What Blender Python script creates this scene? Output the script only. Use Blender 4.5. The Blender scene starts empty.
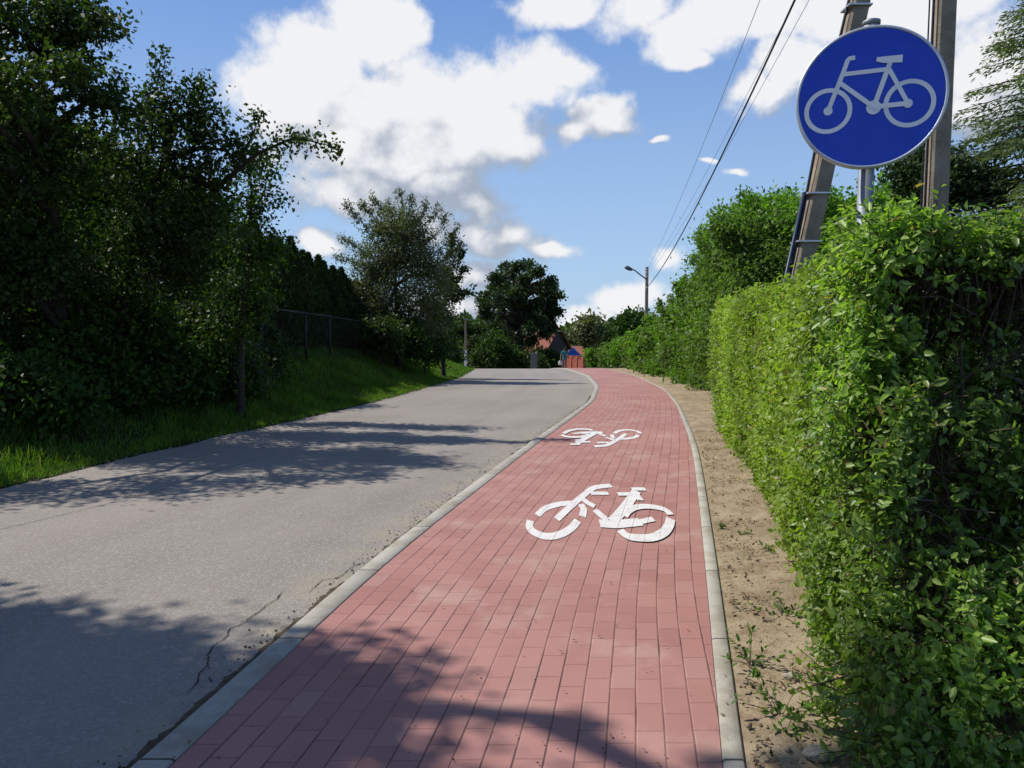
import bpy, bmesh, math, random
import numpy as np
from mathutils import Vector, noise as mnoise
random.seed(7); RNG = np.random.default_rng(7)
sc = bpy.context.scene
COL = sc.collection
R = math.radians

# ------------------------------------------------------------------ camera
F = 760.0; CAMZ = 1.5; PITCH = math.atan((384-325)/F)
cam = bpy.data.cameras.new("camera"); camo = bpy.data.objects.new("camera", cam); COL.objects.link(camo)
camo.location = (0, 0, CAMZ); camo.rotation_euler = (math.pi/2-PITCH, 0, 0)
cam.sensor_width = 36; cam.lens = F*36/1024; cam.clip_start = .05; cam.clip_end = 5000
sc.camera = camo
cp, sp = math.cos(PITCH), math.sin(PITCH)

def ray(px, py):
    a = (px-512)/F; b = (384-py)/F
    return np.array([a, cp+b*sp, -sp+b*cp])

def P(px, py, Y):
    """point seen at photo position (px,py) standing Y metres in front"""
    d = ray(px, py); d = d*(Y/d[1])
    return np.array([d[0], Y, CAMZ+d[2]])

# ------------------------------------------------------------------ terrain
_py = [-60, 8, 10, 20, 30, 40, 46, 50, 60, 75, 95, 130, 900]
_pz = [0, 0, -.02, -.29, -.62, -.95, -1.16, -1.36, -2.15, -3.2, -3.9, -4.3, -6]
_gy = np.arange(-60, 900, .5)
_gz = np.interp(_gy, _py, _pz)
_k = np.hanning(13); _k /= _k.sum()
_gz = np.convolve(np.pad(_gz, 6, 'edge'), _k, 'valid')
def prof(y): return np.interp(y, _gy, _gz)

def G(px, py, off=0.):
    d = ray(px, py)
    for Y in np.arange(1.2, 140, .04):
        z = CAMZ+d[2]/d[1]*Y
        if z <= prof(Y)+off: return np.array([d[0]/d[1]*Y, Y, prof(Y)+off])
    return np.array([d[0]/d[1]*140, 140, prof(140)])

def edge(pix, extra, off=0.):
    pts = [G(a, b, off) for a, b in pix]
    pts.sort(key=lambda p: p[1])
    ys = [p[1] for p in pts]; xs = [p[0] for p in pts]
    s = (xs[2]-xs[0])/(ys[2]-ys[0])
    ys = [-60]+ys+[e[0] for e in extra]; xs = [xs[0]+s*(-60-ys[1])]+xs+[e[1] for e in extra]
    Y = np.arange(-60, 200, .25); X = np.interp(Y, ys, xs)
    k = np.hanning(21); k /= k.sum()
    X = np.convolve(np.pad(X, 10, 'reflect', reflect_type='odd'), k, 'valid')
    return lambda y: np.interp(y, Y, X)

PZ = .045   # path and kerb stand a little above the road
XL = edge([(174, 768), (367, 578), (480, 489), (561, 427), (595, 401), (600, 386), (590, 375.5)],
          [(48, 3.3), (60, 1.6), (75, -3), (95, -12), (200, -80)], PZ)
XR = edge([(722, 768), (708, 600), (699, 505), (692, 447), (676, 404), (663, 389), (634, 375.5)],
          [(48, 5.7), (60, 4.2), (75, -.4), (95, -9.2), (200, -76)], PZ)
XE = edge([(0, 490), (200, 442), (323, 415), (400, 396), (460, 378)],
          [(46, -2.2), (60, -3.6), (75, -8.5), (95, -18), (200, -90)])

def sstep(t): t = np.clip(t, 0, 1); return t*t*(3-2*t)
def H(x, y):
    x = np.asarray(x, float); y = np.asarray(y, float)
    p = prof(y)
    dl = XE(y)-x
    fade = 1-sstep((y-42)/25)
    bank = (1.2*sstep((dl-.25)/3.4)+.25*sstep((dl-4)/8))*fade
    dr = x-(XR(y)+.08)
    right = .03+.05*sstep(dr/1.5)
    z = np.where(dl > 0, p+bank-.004, np.where(dr > 0, p+right-.03, p-.02))
    return z

# ------------------------------------------------------------------ helpers
def tag(o, label=None, cat=None, group=None, kind=None):
    if label: o['label'] = label
    if cat: o['category'] = cat
    if group: o['group'] = group
    if kind: o['kind'] = kind
    return o
def empty(name, loc, label, cat, group=None, rz=0):
    o = bpy.data.objects.new(name, None); COL.objects.link(o)
    o.location = tuple(float(v) for v in loc); o.rotation_euler = (0, 0, rz); o.empty_display_size = .2
    return tag(o, label, cat, group)

class MB:
    """collects vertices and faces, then links them as ONE mesh object"""
    def __init__(s): s.v = []; s.f = []; s.uv = None
    def add(s, vs, fs):
        n = len(s.v); s.v += [tuple(map(float, v)) for v in vs]; s.f += [tuple(i+n for i in f) for f in fs]
    def box(s, c, d, rz=0, top=1.0):
        cx, cy, cz = c; dx, dy, dz = [q/2 for q in d]; co, si = math.cos(rz), math.sin(rz); vs = []
        for k, z in ((1, -dz), (top, dz)):
            for x, y in ((-dx, -dy), (dx, -dy), (dx, dy), (-dx, dy)):
                x *= k; y *= k
                vs.append((cx+x*co-y*si, cy+x*si+y*co, cz+z))
        s.add(vs, [(3, 2, 1, 0), (4, 5, 6, 7), (0, 1, 5, 4), (1, 2, 6, 5), (2, 3, 7, 6), (3, 0, 4, 7)])
    def tube(s, pts, r, n=8, cap=True):
        pts = [Vector(p) for p in pts]; m = len(pts)
        if not hasattr(r, '__len__'): r = [r]*m
        vs = []; u = None
        for i, p in enumerate(pts):
            d = (pts[min(i+1, m-1)]-pts[max(i-1, 0)])
            d = d.normalized() if d.length > 1e-9 else Vector((0, 0, 1))
            if u is None:
                u = d.orthogonal().normalized()
            else:
                u = (u-d*u.dot(d)); u = u.normalized() if u.length > 1e-6 else d.orthogonal().normalized()
            w = d.cross(u)
            for k in range(n):
                a = 2*math.pi*k/n
                vs.append(p+(u*math.cos(a)+w*math.sin(a))*r[i])
        fs = [(i*n+k, i*n+(k+1) % n, (i+1)*n+(k+1) % n, (i+1)*n+k) for i in range(m-1) for k in range(n)]
        if cap: fs += [tuple(range(n-1, -1, -1)), tuple((m-1)*n+k for k in range(n))]
        s.add(vs, fs)
    def build(s, name, mat, parent=None, smooth=False, org=None):
        me = bpy.data.meshes.new(name)
        vs = s.v
        if org is not None: vs = [(a-org[0], b-org[1], c-org[2]) for a, b, c in vs]
        me.from_pydata(vs, [], s.f); me.materials.append(mat)
        if smooth: me.polygons.foreach_set('use_smooth', [True]*len(me.polygons))
        me.update()
        if s.uv:
            l = me.uv_layers.new(name='UVMap')
            for lp_ in me.loops: l.data[lp_.index].uv = s.uv[lp_.vertex_index]
        o = bpy.data.objects.new(name, me); COL.objects.link(o)
        if parent: o.parent = parent
        return o

def np_mesh(name, V, Fq, mat, parent=None, org=None, smooth=False, uv=None):
    V = np.asarray(V, np.float32).reshape(-1, 3)
    if org is not None: V = V-np.asarray(org, np.float32)
    Fq = np.asarray(Fq, np.int32); n = len(Fq); k = Fq.shape[1]
    me = bpy.data.meshes.new(name)
    me.vertices.add(len(V)); me.vertices.foreach_set('co', V.ravel())
    me.loops.add(n*k); me.loops.foreach_set('vertex_index', Fq.ravel())
    me.polygons.add(n); me.polygons.foreach_set('loop_start', np.arange(0, n*k, k, dtype=np.int32))
    me.polygons.foreach_set('loop_total', np.full(n, k, np.int32))
    if smooth: me.polygons.foreach_set('use_smooth', np.ones(n, bool))
    me.materials.append(mat)
    if uv is not None:
        l = me.uv_layers.new(name='UVMap'); l.data.foreach_set('uv', np.asarray(uv, np.float32)[Fq.ravel()].ravel())
    me.update(calc_edges=True)
    o = bpy.data.objects.new(name, me); COL.objects.link(o)
    if parent: o.parent = parent
    return o

def unit(a): return a/np.maximum(np.linalg.norm(a, axis=-1, keepdims=True), 1e-9)

def leaf_mesh(name, pos, axis, nrm, length, width, mat, parent=None, org=None, rich=False):
    """many leaves in one mesh: each leaf is a folded blade from pos along axis"""
    n = len(pos); t = unit(axis); nn = nrm-t*(nrm*t).sum(1, keepdims=True); nn = unit(nn); s = np.cross(t, nn)
    L = (length*np.ones(n))[:, None]; W = (width*np.ones(n))[:, None]
    if rich:
        V = np.stack([pos, pos+t*L*.28+s*W*.46+nn*W*.16, pos+t*L*.66+s*W*.38+nn*W*.12, pos+t*L-nn*L*.10,
                      pos+t*L*.66-s*W*.38+nn*W*.12, pos+t*L*.28-s*W*.46+nn*W*.16], 1)
        b = (np.arange(n)*6)[:, None]
        Fq = np.concatenate([b+np.array([[0, 1, 2, 3]]), b+np.array([[0, 3, 4, 5]])], 1).reshape(-1, 4)
    else:
        V = np.stack([pos, pos+t*L*.45+s*W*.5+nn*W*.12, pos+t*L-nn*L*.05, pos+t*L*.45-s*W*.5+nn*W*.12], 1)
        Fq = (np.arange(n)*4)[:, None]+np.array([[0, 1, 2, 3]])
    return np_mesh(name, V, Fq, mat, parent, org)

# ------------------------------------------------------------------ materials
class NT:
    def __init__(s, nt): s.nt = nt; s.n = nt.nodes; s.l = nt.links
    def node(s, t, **k):
        x = s.n.new(t)
        for a, b in k.items(): setattr(x, a, b)
        return x
    def put(s, sock, v):
        if isinstance(v, bpy.types.NodeSocket): s.l.new(v, sock)
        elif v is not None:
            if sock.type == 'RGBA' and len(v) == 3: v = (*v, 1)
            sock.default_value = v
    def math(s, op, a, b=None, c=None, clamp=False):
        x = s.node('ShaderNodeMath', operation=op, use_clamp=clamp)
        s.put(x.inputs[0], a)
        if b is not None: s.put(x.inputs[1], b)
        if c is not None: s.put(x.inputs[2], c)
        return x.outputs[0]
    def vmath(s, op, a, b=None, sc_=None):
        x = s.node('ShaderNodeVectorMath', operation=op)
        s.put(x.inputs[0], a)
        if b is not None: s.put(x.inputs[1], b)
        if sc_ is not None: s.put(x.inputs['Scale'], sc_)
        return x.outputs['Value'] if op in ('LENGTH', 'DOT_PRODUCT', 'DISTANCE') else x.outputs[0]
    def mix(s, f, a, b, blend='MIX'):
        x = s.node('ShaderNodeMix', data_type='RGBA', blend_type=blend)
        s.put(x.inputs[0], f); s.put(x.inputs[6], a); s.put(x.inputs[7], b); return x.outputs[2]
    def noise(s, vec, scale, detail=4, rough=.55, out=0, dist=0):
        x = s.node('ShaderNodeTexNoise'); s.put(x.inputs['Vector'], vec); x.inputs['Scale'].default_value = scale
        x.inputs['Detail'].default_value = detail; x.inputs['Roughness'].default_value = rough
        x.inputs['Distortion'].default_value = dist
        return x.outputs[out]
    def ramp(s, f, a, b, ca=0., cb=1.):
        x = s.node('ShaderNodeMapRange', interpolation_type='SMOOTHSTEP'); s.put(x.inputs[0], f)
        for i, v in enumerate((a, b, ca, cb)): s.put(x.inputs[i+1], v)
        return x.outputs[0]
    def sep(s, v): x = s.node('ShaderNodeSeparateXYZ'); s.put(x.inputs[0], v); return x.outputs
    def comb(s, a, b, c=0.): x = s.node('ShaderNodeCombineXYZ'); s.put(x.inputs[0], a); s.put(x.inputs[1], b); s.put(x.inputs[2], c); return x.outputs[0]
    def bump(s, h, st=.5, d=.01):
        x = s.node('ShaderNodeBump'); s.put(x.inputs['Height'], h); x.inputs['Strength'].default_value = st; x.inputs['Distance'].default_value = d
        return x.outputs[0]

def mat(name):
    m = bpy.data.materials.new(name); m.use_nodes = True; m.node_tree.nodes.clear(); T = NT(m.node_tree)
    out = T.node('ShaderNodeOutputMaterial'); b = T.node('ShaderNodeBsdfPrincipled'); T.l.new(b.outputs[0], out.inputs[0])
    return m, T, b, out
def simple(name, col, rough=.7, metal=0., var=.25, scale=6., bump=.0, bscale=60., spec=.4):
    m, T, b, o = mat(name); g = T.node('ShaderNodeTexCoord').outputs['Object']
    n = T.noise(g, scale, 5, .6); n2 = T.noise(g, scale*9, 3, .6)
    f = T.math('ADD', T.math('MULTIPLY', n, .7), T.math('MULTIPLY', n2, .3))
    c = T.mix(T.ramp(f, .3, .7), tuple(q*(1-var) for q in col), tuple(min(1, q*(1+var)) for q in col))
    T.put(b.inputs['Base Color'], c); b.inputs['Roughness'].default_value = rough; b.inputs['Metallic'].default_value = metal
    b.inputs['Specular IOR Level'].default_value = spec
    if bump: T.put(b.inputs['Normal'], T.bump(T.noise(g, bscale, 4, .6), bump, .01))
    return m
def leafmat(name, ca, cb, cc=None, trans=.35, rough=.5, spec=.35, tcol=None, back=1.25):
    m, T, b, out = mat(name)
    geo = T.node('ShaderNodeNewGeometry'); rnd = geo.outputs['Random Per Island']
    c = T.mix(rnd, ca, cb)
    if cc: c = T.mix(T.ramp(rnd, .982, .99), c, cc)
    big = T.noise(T.node('ShaderNodeTexCoord').outputs['Object'], .9, 2, .5)
    k = T.ramp(big, .3, .7, .72, 1.25)
    c = T.vmath('SCALE', c, sc_=k)
    c2 = T.mix(geo.outputs['Backfacing'], c, T.vmath('SCALE', c, sc_=back))
    T.put(b.inputs['Base Color'], c2); b.inputs['Roughness'].default_value = rough; b.inputs['Specular IOR Level'].default_value = spec
    tr = T.node('ShaderNodeBsdfTranslucent'); T.put(tr.inputs[0], T.mix(1., c, tcol or (1.5, 1.75, .6), 'MULTIPLY'))
    mx = T.node('ShaderNodeMixShader'); mx.inputs[0].default_value = trans
    T.l.new(b.outputs[0], mx.inputs[1]); T.l.new(tr.outputs[0], mx.inputs[2]); T.l.new(mx.outputs[0], out.inputs[0])
    return m

M = {}
M['hedge'] = leafmat('hedge_leaf', (.075, .150, .020), (.27, .385, .075), (.30, .21, .08), .45, .40, .45)
M['hedge_mid'] = leafmat('trimmed_hedge_leaf', (.115, .190, .022), (.30, .40, .065), (.36, .28, .08), .42, .45, .35)
M['shrub_r'] = leafmat('bright_shrub_leaf', (.065, .15, .012), (.15, .28, .028), None, .45, .5, .3)
M['shrub_r2'] = leafmat('olive_shrub_leaf', (.065, .12, .022), (.13, .21, .045), None, .38, .55, .25)
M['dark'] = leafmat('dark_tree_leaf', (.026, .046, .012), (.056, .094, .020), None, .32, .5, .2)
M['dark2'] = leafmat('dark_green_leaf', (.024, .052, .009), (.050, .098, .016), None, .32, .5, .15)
M['olive'] = leafmat('grey_olive_leaf', (.085, .100, .038), (.155, .170, .070), None, .25, .5, .3)
M['oak'] = leafmat('oak_leaf', (.022, .042, .012), (.045, .075, .018), None, .2, .5, .3)
M['thuja'] = leafmat('thuja_leaf', (.018, .034, .008), (.035, .060, .012), None, .15, .6, .2)
M['conifer'] = leafmat('conifer_needle', (.075, .105, .045), (.14, .18, .075), None, .35, .6, .2)
M['grass'] = leafmat('grass_blade', (.045, .105, .012), (.15, .25, .025), (.26, .23, .09), .35, .5, .3)
M['weed'] = leafmat('weed_leaf', (.06, .13, .02), (.12, .22, .03), None, .35, .5, .3)
M['litter'] = leafmat('dry_leaf', (.09, .055, .03), (.24, .17, .09), (.6, .42, .05), .1, .7, .2)
M['bark'] = simple('bark', (.045, .036, .028), .9, 0, .4, 9, .6, 40)
M['twig'] = simple('twig_bark', (.075, .052, .038), .85, 0, .35, 14)

def asphalt():
    m, T, b, o = mat('old_asphalt'); tc = T.node('ShaderNodeTexCoord').outputs['Object']; uv = T.node('ShaderNodeUVMap').outputs[0]
    big = T.noise(tc, .35, 4, .55); mid = T.noise(tc, 2.2, 4, .6)
    u, v, _ = T.sep(uv)
    streak = T.noise(T.comb(T.math('MULTIPLY', u, 1.6), T.math('MULTIPLY', v, .07)), 1.2, 3, .5)
    c = T.mix(T.ramp(big, .3, .7), (.225, .195, .168), (.315, .272, .234))
    c = T.mix(T.ramp(streak, .35, .65, 0, .5), c, (.33, .293, .255))
    c = T.mix(T.ramp(mid, .56, .75, 0, .45), c, (.20, .175, .145))
    vo = T.node('ShaderNodeTexVoronoi'); T.put(vo.inputs[0], tc); vo.inputs['Scale'].default_value = 80
    cell = T.sep(vo.outputs['Color'])[0]
    c = T.mix(T.ramp(cell, .0, 1, .05, .6), c, T.mix(cell, (.085, .075, .066), (.42, .375, .325)))
    tr_ = T.math('ADD', T.ramp(T.math('ABSOLUTE', T.math('SUBTRACT', u, .95)), .1, .5, 1, 0), T.ramp(T.math('ABSOLUTE', T.math('SUBTRACT', u, 2.5)), .1, .5, 1, 0))
    c = T.mix(T.math('MULTIPLY', tr_, T.math('MULTIPLY', big, .45)), c, (.36, .315, .275))
    oil = T.noise(tc, 1.3, 5, .65); c = T.mix(T.ramp(oil, .63, .74, 0, .5), c, (.13, .115, .10))
    fine = T.noise(tc, 260, 2, .7)
    c = T.mix(T.ramp(fine, .35, .65, 0, .35), c, (.12, .115, .11))
    # gutter stain next to the kerb, u is measured from the kerb
    st = T.math('MULTIPLY', T.ramp(u, 0., .55, 1, 0), T.ramp(T.noise(tc, 3.1, 5, .6), .42, .62))
    c = T.mix(T.math('MULTIPLY', st, .55), c, (.33, .29, .20))
    T.put(b.inputs['Base Color'], c); b.inputs['Roughness'].default_value = .88; b.inputs['Specular IOR Level'].default_value = .25
    h = T.math('ADD', T.math('MULTIPLY', T.math('SUBTRACT', 1., vo.outputs['Distance']), .6), T.math('MULTIPLY', fine, .5))
    T.put(b.inputs['Normal'], T.bump(h, .55, .006))
    return m
M['asphalt'] = asphalt()

def joints(T, u, v, tc):
    """running-bond joint pattern of the 10 x 20 cm pavers"""
    wob = T.noise(T.comb(T.math('MULTIPLY', v, .8), 3.7, 0.), 1., 2, .5)
    u = T.math('ADD', u, T.math('MULTIPLY', T.math('SUBTRACT', wob, .5), .012))
    ui = T.math('DIVIDE', u, .1015); row = T.math('FLOOR', ui); fu = T.math('FRACT', ui)
    w = T.node('ShaderNodeTexWhiteNoise', noise_dimensions='1D'); T.put(w.inputs['W'], row)
    half = T.math('MULTIPLY', T.math('FLOORED_MODULO', row, 2.), .5)
    vi = T.math('ADD', T.math('DIVIDE', v, .203), T.math('ADD', half, T.math('MULTIPLY', w.outputs[0], .22))); col_ = T.math('FLOOR', vi); fv = T.math('FRACT', vi)
    wn = T.node('ShaderNodeTexWhiteNoise', noise_dimensions='2D'); T.put(wn.inputs['Vector'], T.comb(row, col_))
    rnd, rnd2, _ = T.sep(wn.outputs['Color'])
    eu = T.math('MULTIPLY', T.math('SUBTRACT', .5, T.math('ABSOLUTE', T.math('SUBTRACT', fu, .5))), .1015)
    ev = T.math('MULTIPLY', T.math('SUBTRACT', .5, T.math('ABSOLUTE', T.math('SUBTRACT', fv, .5))), .203)
    gapn = T.noise(tc, 2.6, 3, .6)
    wid = T.ramp(gapn, .38, .7, .0008, .0030)
    mu = T.ramp(eu, wid, T.math('ADD', wid, .0016), 1, 0); mv = T.ramp(ev, .0008, .0026, 1, 0)
    mort = T.math('MAXIMUM', mu, T.math('MULTIPLY', mv, .7))
    return u, v, row, eu, ev, rnd, rnd2, gapn, mort
def pavers():
    m, T, b, o = mat('red_pavers'); tc = T.node('ShaderNodeTexCoord').outputs['Object']; uv = T.node('ShaderNodeUVMap').outputs[0]
    u, v, _ = T.sep(uv)
    u, v, row, eu, ev, rnd, rnd2, gapn, mort = joints(T, u, v, tc)
    c = T.mix(rnd, (.335, .155, .134), (.395, .195, .170))
    c = T.mix(T.ramp(rnd2, .82, .98, 0, .4), c, (.43, .27, .23))
    big = T.noise(tc, .55, 4, .6); c = T.mix(T.ramp(big, .35, .7, 0, .5), c, (.50, .275, .235))
    dust = T.noise(tc, 1.7, 6, .65); c = T.mix(T.ramp(dust, .5, .72, 0, .6), c, (.52, .37, .31))
    dk = T.noise(tc, 4.5, 5, .65); c = T.mix(T.ramp(dk, .62, .76, 0, .45), c, (.20, .10, .085))
    st = T.noise(tc, 1.1, 7, .7, dist=.6); c = T.mix(T.ramp(st, .58, .74, 0, .4), c, (.26, .15, .125))
    ch = T.noise(tc, 26, 4, .7); c = T.mix(T.ramp(ch, .66, .74, 0, .55), c, (.50, .38, .32))
    sp_ = T.noise(tc, 220, 3, .7); c = T.mix(T.ramp(sp_, .35, .65, 0, .4), c, (.27, .125, .105))
    c = T.mix(T.math('MULTIPLY', mort, T.ramp(gapn, .35, .65, .35, .92)), c, (.11, .06, .05))
    T.put(b.inputs['Base Color'], c); b.inputs['Roughness'].default_value = .85; b.inputs['Specular IOR Level'].default_value = .25
    eb = T.math('MINIMUM', eu, ev)
    h = T.math('ADD', T.ramp(eb, 0., .006, 0, 1), T.math('ADD', T.math('MULTIPLY', rnd2, .25), T.math('MULTIPLY', sp_, .12)))
    T.put(b.inputs['Normal'], T.bump(h, .6, .005))
    return m
M['pavers'] = pavers()

def concrete_strip(name, base, L):
    m, T, b, o = mat(name); tc = T.node('ShaderNodeTexCoord').outputs['Object']; uv = T.node('ShaderNodeUVMap').outputs[0]
    u, v, _ = T.sep(uv)
    fv = T.math('FRACT', T.math('DIVIDE', v, L)); e = T.math('MULTIPLY', T.math('SUBTRACT', .5, T.math('ABSOLUTE', T.math('SUBTRACT', fv, .5))), L)
    j = T.ramp(e, .003, .008, 1, 0)
    w = T.node('ShaderNodeTexWhiteNoise', noise_dimensions='1D'); T.put(w.inputs['W'], T.math('FLOOR', T.math('DIVIDE', v, L)))
    c = T.mix(w.outputs[0], tuple(q*.88 for q in base), tuple(q*1.1 for q in base))
    c = T.mix(T.ramp(T.noise(tc, 5, 5, .65), .42, .66, 0, .75), c, (.27, .225, .16))
    c = T.mix(T.ramp(T.noise(tc, 22, 5, .7), .58, .72, 0, .6), c, (.17, .145, .11))
    c = T.mix(T.ramp(T.noise(tc, 180, 3, .7), .4, .65, 0, .35), c, (.16, .155, .14))
    c = T.mix(j, c, (.05, .045, .04))
    T.put(b.inputs['Base Color'], c); b.inputs['Roughness'].default_value = .9
    T.put(b.inputs['Normal'], T.bump(T.math('SUBTRACT', T.math('MULTIPLY', T.noise(tc, 120, 3, .6), .4), j), .4, .004))
    return m
M['kerb'] = concrete_strip('kerb_concrete', (.40, .375, .32), 1.0)
M['edging'] = concrete_strip('edging_concrete', (.43, .40, .33), 1.0)

def soil():
    m, T, b, o = mat('sandy_soil'); tc = T.node('ShaderNodeTexCoord').outputs['Object']
    n = T.noise(tc, 2.2, 6, .65); n2 = T.noise(tc, 28, 5, .7); n3 = T.noise(tc, 9, 5, .7)
    c = T.mix(T.ramp(n, .35, .65), (.29, .222, .142), (.39, .310, .205))
    c = T.mix(T.ramp(n3, .48, .66, 0, .65), c, (.20, .135, .08))
    c = T.mix(T.ramp(n2, .5, .7, 0, .6), c, (.16, .11, .065))
    T.put(b.inputs['Base Color'], c); b.inputs['Roughness'].default_value = 1; b.inputs['Specular IOR Level'].default_value = .1
    T.put(b.inputs['Normal'], T.bump(T.math('ADD', n2, T.math('MULTIPLY', T.noise(tc, 120, 4, .7), .4)), .8, .02))
    return m
M['soil'] = soil()
def turf():
    m, T, b, o = mat('turf'); tc = T.node('ShaderNodeTexCoord').outputs['Object']
    c = T.mix(T.ramp(T.noise(tc, .8, 6, .65), .35, .65), (.020, .035, .008), (.045, .065, .014))
    c = T.mix(T.ramp(T.noise(tc, 12, 5, .7), .45, .65, 0, .7), c, (.035, .027, .018))
    T.put(b.inputs['Base Color'], c); b.inputs['Roughness'].default_value = 1; b.inputs['Specular IOR Level'].default_value = .1
    T.put(b.inputs['Normal'], T.bump(T.noise(tc, 40, 5, .7), .8, .03))
    return m
M['turf'] = turf()
M['dirt'] = simple('gutter_dirt', (.10, .078, .052), 1, 0, .45, 20, .8, 90, .1)
M['crack'] = simple('crack_bitumen', (.035, .032, .028), 1, 0, .3, 30, 0, 60, .05)  # dark bitumen colour for the road cracks, reused on the far gutter strip
M['stone'] = simple('pebble', (.36, .31, .24), .9, 0, .3, 30, .4, 90, .2)
def paint():
    m, T, b, o = mat('road_paint'); tc = T.node('ShaderNodeTexCoord').outputs['Object']
    u, v, _ = T.sep(T.node('ShaderNodeUVMap').outputs[0]); mort = joints(T, u, v, tc)[-1]
    c = T.mix(T.ramp(T.noise(tc, 14, 7, .75), .44, .66, 0, .6), (.70, .69, .67), (.54, .44, .40))
    c = T.mix(T.ramp(T.noise(tc, 48, 5, .7), .60, .68, 0, .7), c, (.36, .20, .17))
    c = T.mix(T.math('MULTIPLY', mort, .5), c, (.25, .16, .14))
    c = T.mix(T.ramp(T.noise(tc, 150, 3, .7), .62, .72, 0, .5), c, (.45, .30, .27))
    T.put(b.inputs['Base Color'], c); b.inputs['Roughness'].default_value = .75
    T.put(b.inputs['Normal'], T.bump(T.noise(tc, 160, 3, .6), .35, .004)); return m
M['paint'] = paint()
M['sign_blue'] = simple('sign_blue', (.008, .055, .56), .36, 0, .04, 3, 0, 60, .4)
M['sign_white'] = simple('sign_white', (.82, .83, .86), .4, 0, .05, 4)
M['alu'] = simple('aluminium', (.55, .57, .6), .42, .6, .1, 8)
M['galv'] = simple('galvanised_steel', (.24, .26, .29), .6, .5, .18, 14, .05)
M['dents'] = simple('steel_band', (.60, .60, .60), .4, .7, .1, 8)
M['cpole'] = simple('pole_concrete', (.29, .235, .175), .95, 0, .30, 5, .6, 60, .2)
M['cable'] = simple('black_cable', (.012, .013, .018), .5, 0, .2)
M['conduit'] = simple('dark_blue_conduit', (.02, .035, .075), .45, 0, .15)
M['wire'] = simple('grey_wire', (.22, .24, .28), .6, .3, .1)
M['porcelain'] = simple('porcelain', (.5, .46, .42), .35, 0, .1)
M['lamp'] = simple('lamp_housing', (.10, .11, .13), .5, 0, .1)
M['fence'] = simple('fence_steel', (.028, .030, .028), .7, .2, .3, 8)
M['roof'] = simple('red_roof', (.27, .085, .05), .85, 0, .25, 1.2, .3, 8)
M['wall_dk'] = simple('dark_gable_wall', (.06, .045, .04), .9, 0, .3, 2)  # gable ends get a darker colour than the long walls
M['wall_lt'] = simple('pale_render_wall', (.40, .36, .30), .9, 0, .15, 2)
M['redwall'] = simple('red_brick_wall', (.32, .09, .055), .9, 0, .25, 3, .3, 20)
M['tarp'] = simple('blue_tarpaulin', (.03, .13, .48), .5, 0, .2, 2)
M['tarp_lt'] = simple('pale_blue_tarpaulin', (.35, .48, .68), .5, 0, .15, 2)
M['cabinet'] = simple('grey_cabinet', (.11, .115, .11), .7, 0, .1)
M['white'] = simple('white_paint', (.7, .7, .68), .5, 0, .08)
M['glass'] = simple('window_glass', (.02, .025, .03), .1, 0, .1, 3, 0, 60, .6)
M['skin'] = simple('skin', (.42, .25, .17), .6, 0, .08)
M['teal'] = simple('teal_shirt', (.02, .17, .17), .85, 0, .15, 12)
M['trousers'] = simple('grey_trousers', (.17, .16, .18), .9, 0, .15, 12)
M['hair'] = simple('dark_hair', (.015, .012, .012), .6, 0, .2, 30)
M['bag'] = simple('white_bag', (.65, .63, .60), .7, 0, .08)

# ------------------------------------------------------------------ ground sheets
def axis(lo, hi, d_lo, d_hi, step, grow=1.16):
    a = list(np.arange(d_lo, d_hi, step)); s = step
    while a[-1] < hi: s *= grow; a.append(a[-1]+s)
    s = step; b = [d_lo]
    while b[-1] > lo: s *= grow; b.append(b[-1]-s)
    return np.array(b[:0:-1]+a)
gx = axis(-700, 700, -16, 12, .3); gy = axis(-60, 880, -6, 62, .4)
X_, Y_ = np.meshgrid(gx, gy); Z_ = H(X_, Y_)
rough = np.array([[mnoise.noise(Vector((x*.7, y*.7, 0))) for x in gx] for y in gy])
offroad = (X_ < XE(Y_)-.3) | (X_ > XR(Y_)+.6)
Z_ = Z_+np.where(offroad, rough*.07, 0)
Z_ = np.where((X_ > XR(Y_)+.1) & (X_ < XR(Y_)+1.2) & (Y_ < 40), Z_-.05, Z_)
nx, ny = len(gx), len(gy)
idx = np.arange(nx*ny).reshape(ny, nx)
quads = np.stack([idx[:-1, :-1], idx[:-1, 1:], idx[1:, 1:], idx[1:, :-1]], -1).reshape(-1, 4)
tag(np_mesh('ground', np.stack([X_, Y_, Z_], -1), quads, M['turf'], smooth=True), kind='structure')

ys = np.concatenate([np.arange(-8, 20, .2), np.arange(20, 130, .5)])
arc = np.concatenate([[0], np.cumsum(np.hypot(np.diff(ys), np.diff(XL(ys))))])
cosL = 1/np.sqrt(1+np.gradient(XL(ys), ys)**2)
def strip(name, xa, xb, za, m, nc=6, ragged=0., uref=None):
    """sheet between two edges; u = distance from xa's reference, v = distance along"""
    V = []; U = []
    for i, y in enumerate(ys):
        a, b_ = xa(y), xb(y)
        if ragged: a -= ragged*(mnoise.noise(Vector((0, y*1.1, 2)))+.5*mnoise.noise(Vector((0, y*4, 5))))
        for k in range(nc+1):
            x = a+(b_-a)*k/nc
            V.append((x, y, prof(y)+za)); U.append((abs(x-(uref(y) if uref else a))*cosL[i], arc[i]))
    ii = np.arange(len(V)).reshape(-1, nc+1)
    q = np.stack([ii[:-1, :-1], ii[:-1, 1:], ii[1:, 1:], ii[1:, :-1]], -1).reshape(-1, 4)
    return tag(np_mesh(name, V, q, m, uv=U), kind='structure')
KW = .125
road = strip('road', XE, lambda y: XL(y)-KW+.01, 0.004, M['asphalt'], 10, .10, lambda y: XL(y)-KW)
path = strip('bike_path', lambda y: XL(y), lambda y: XR(y), PZ, M['pavers'], 4)
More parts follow.
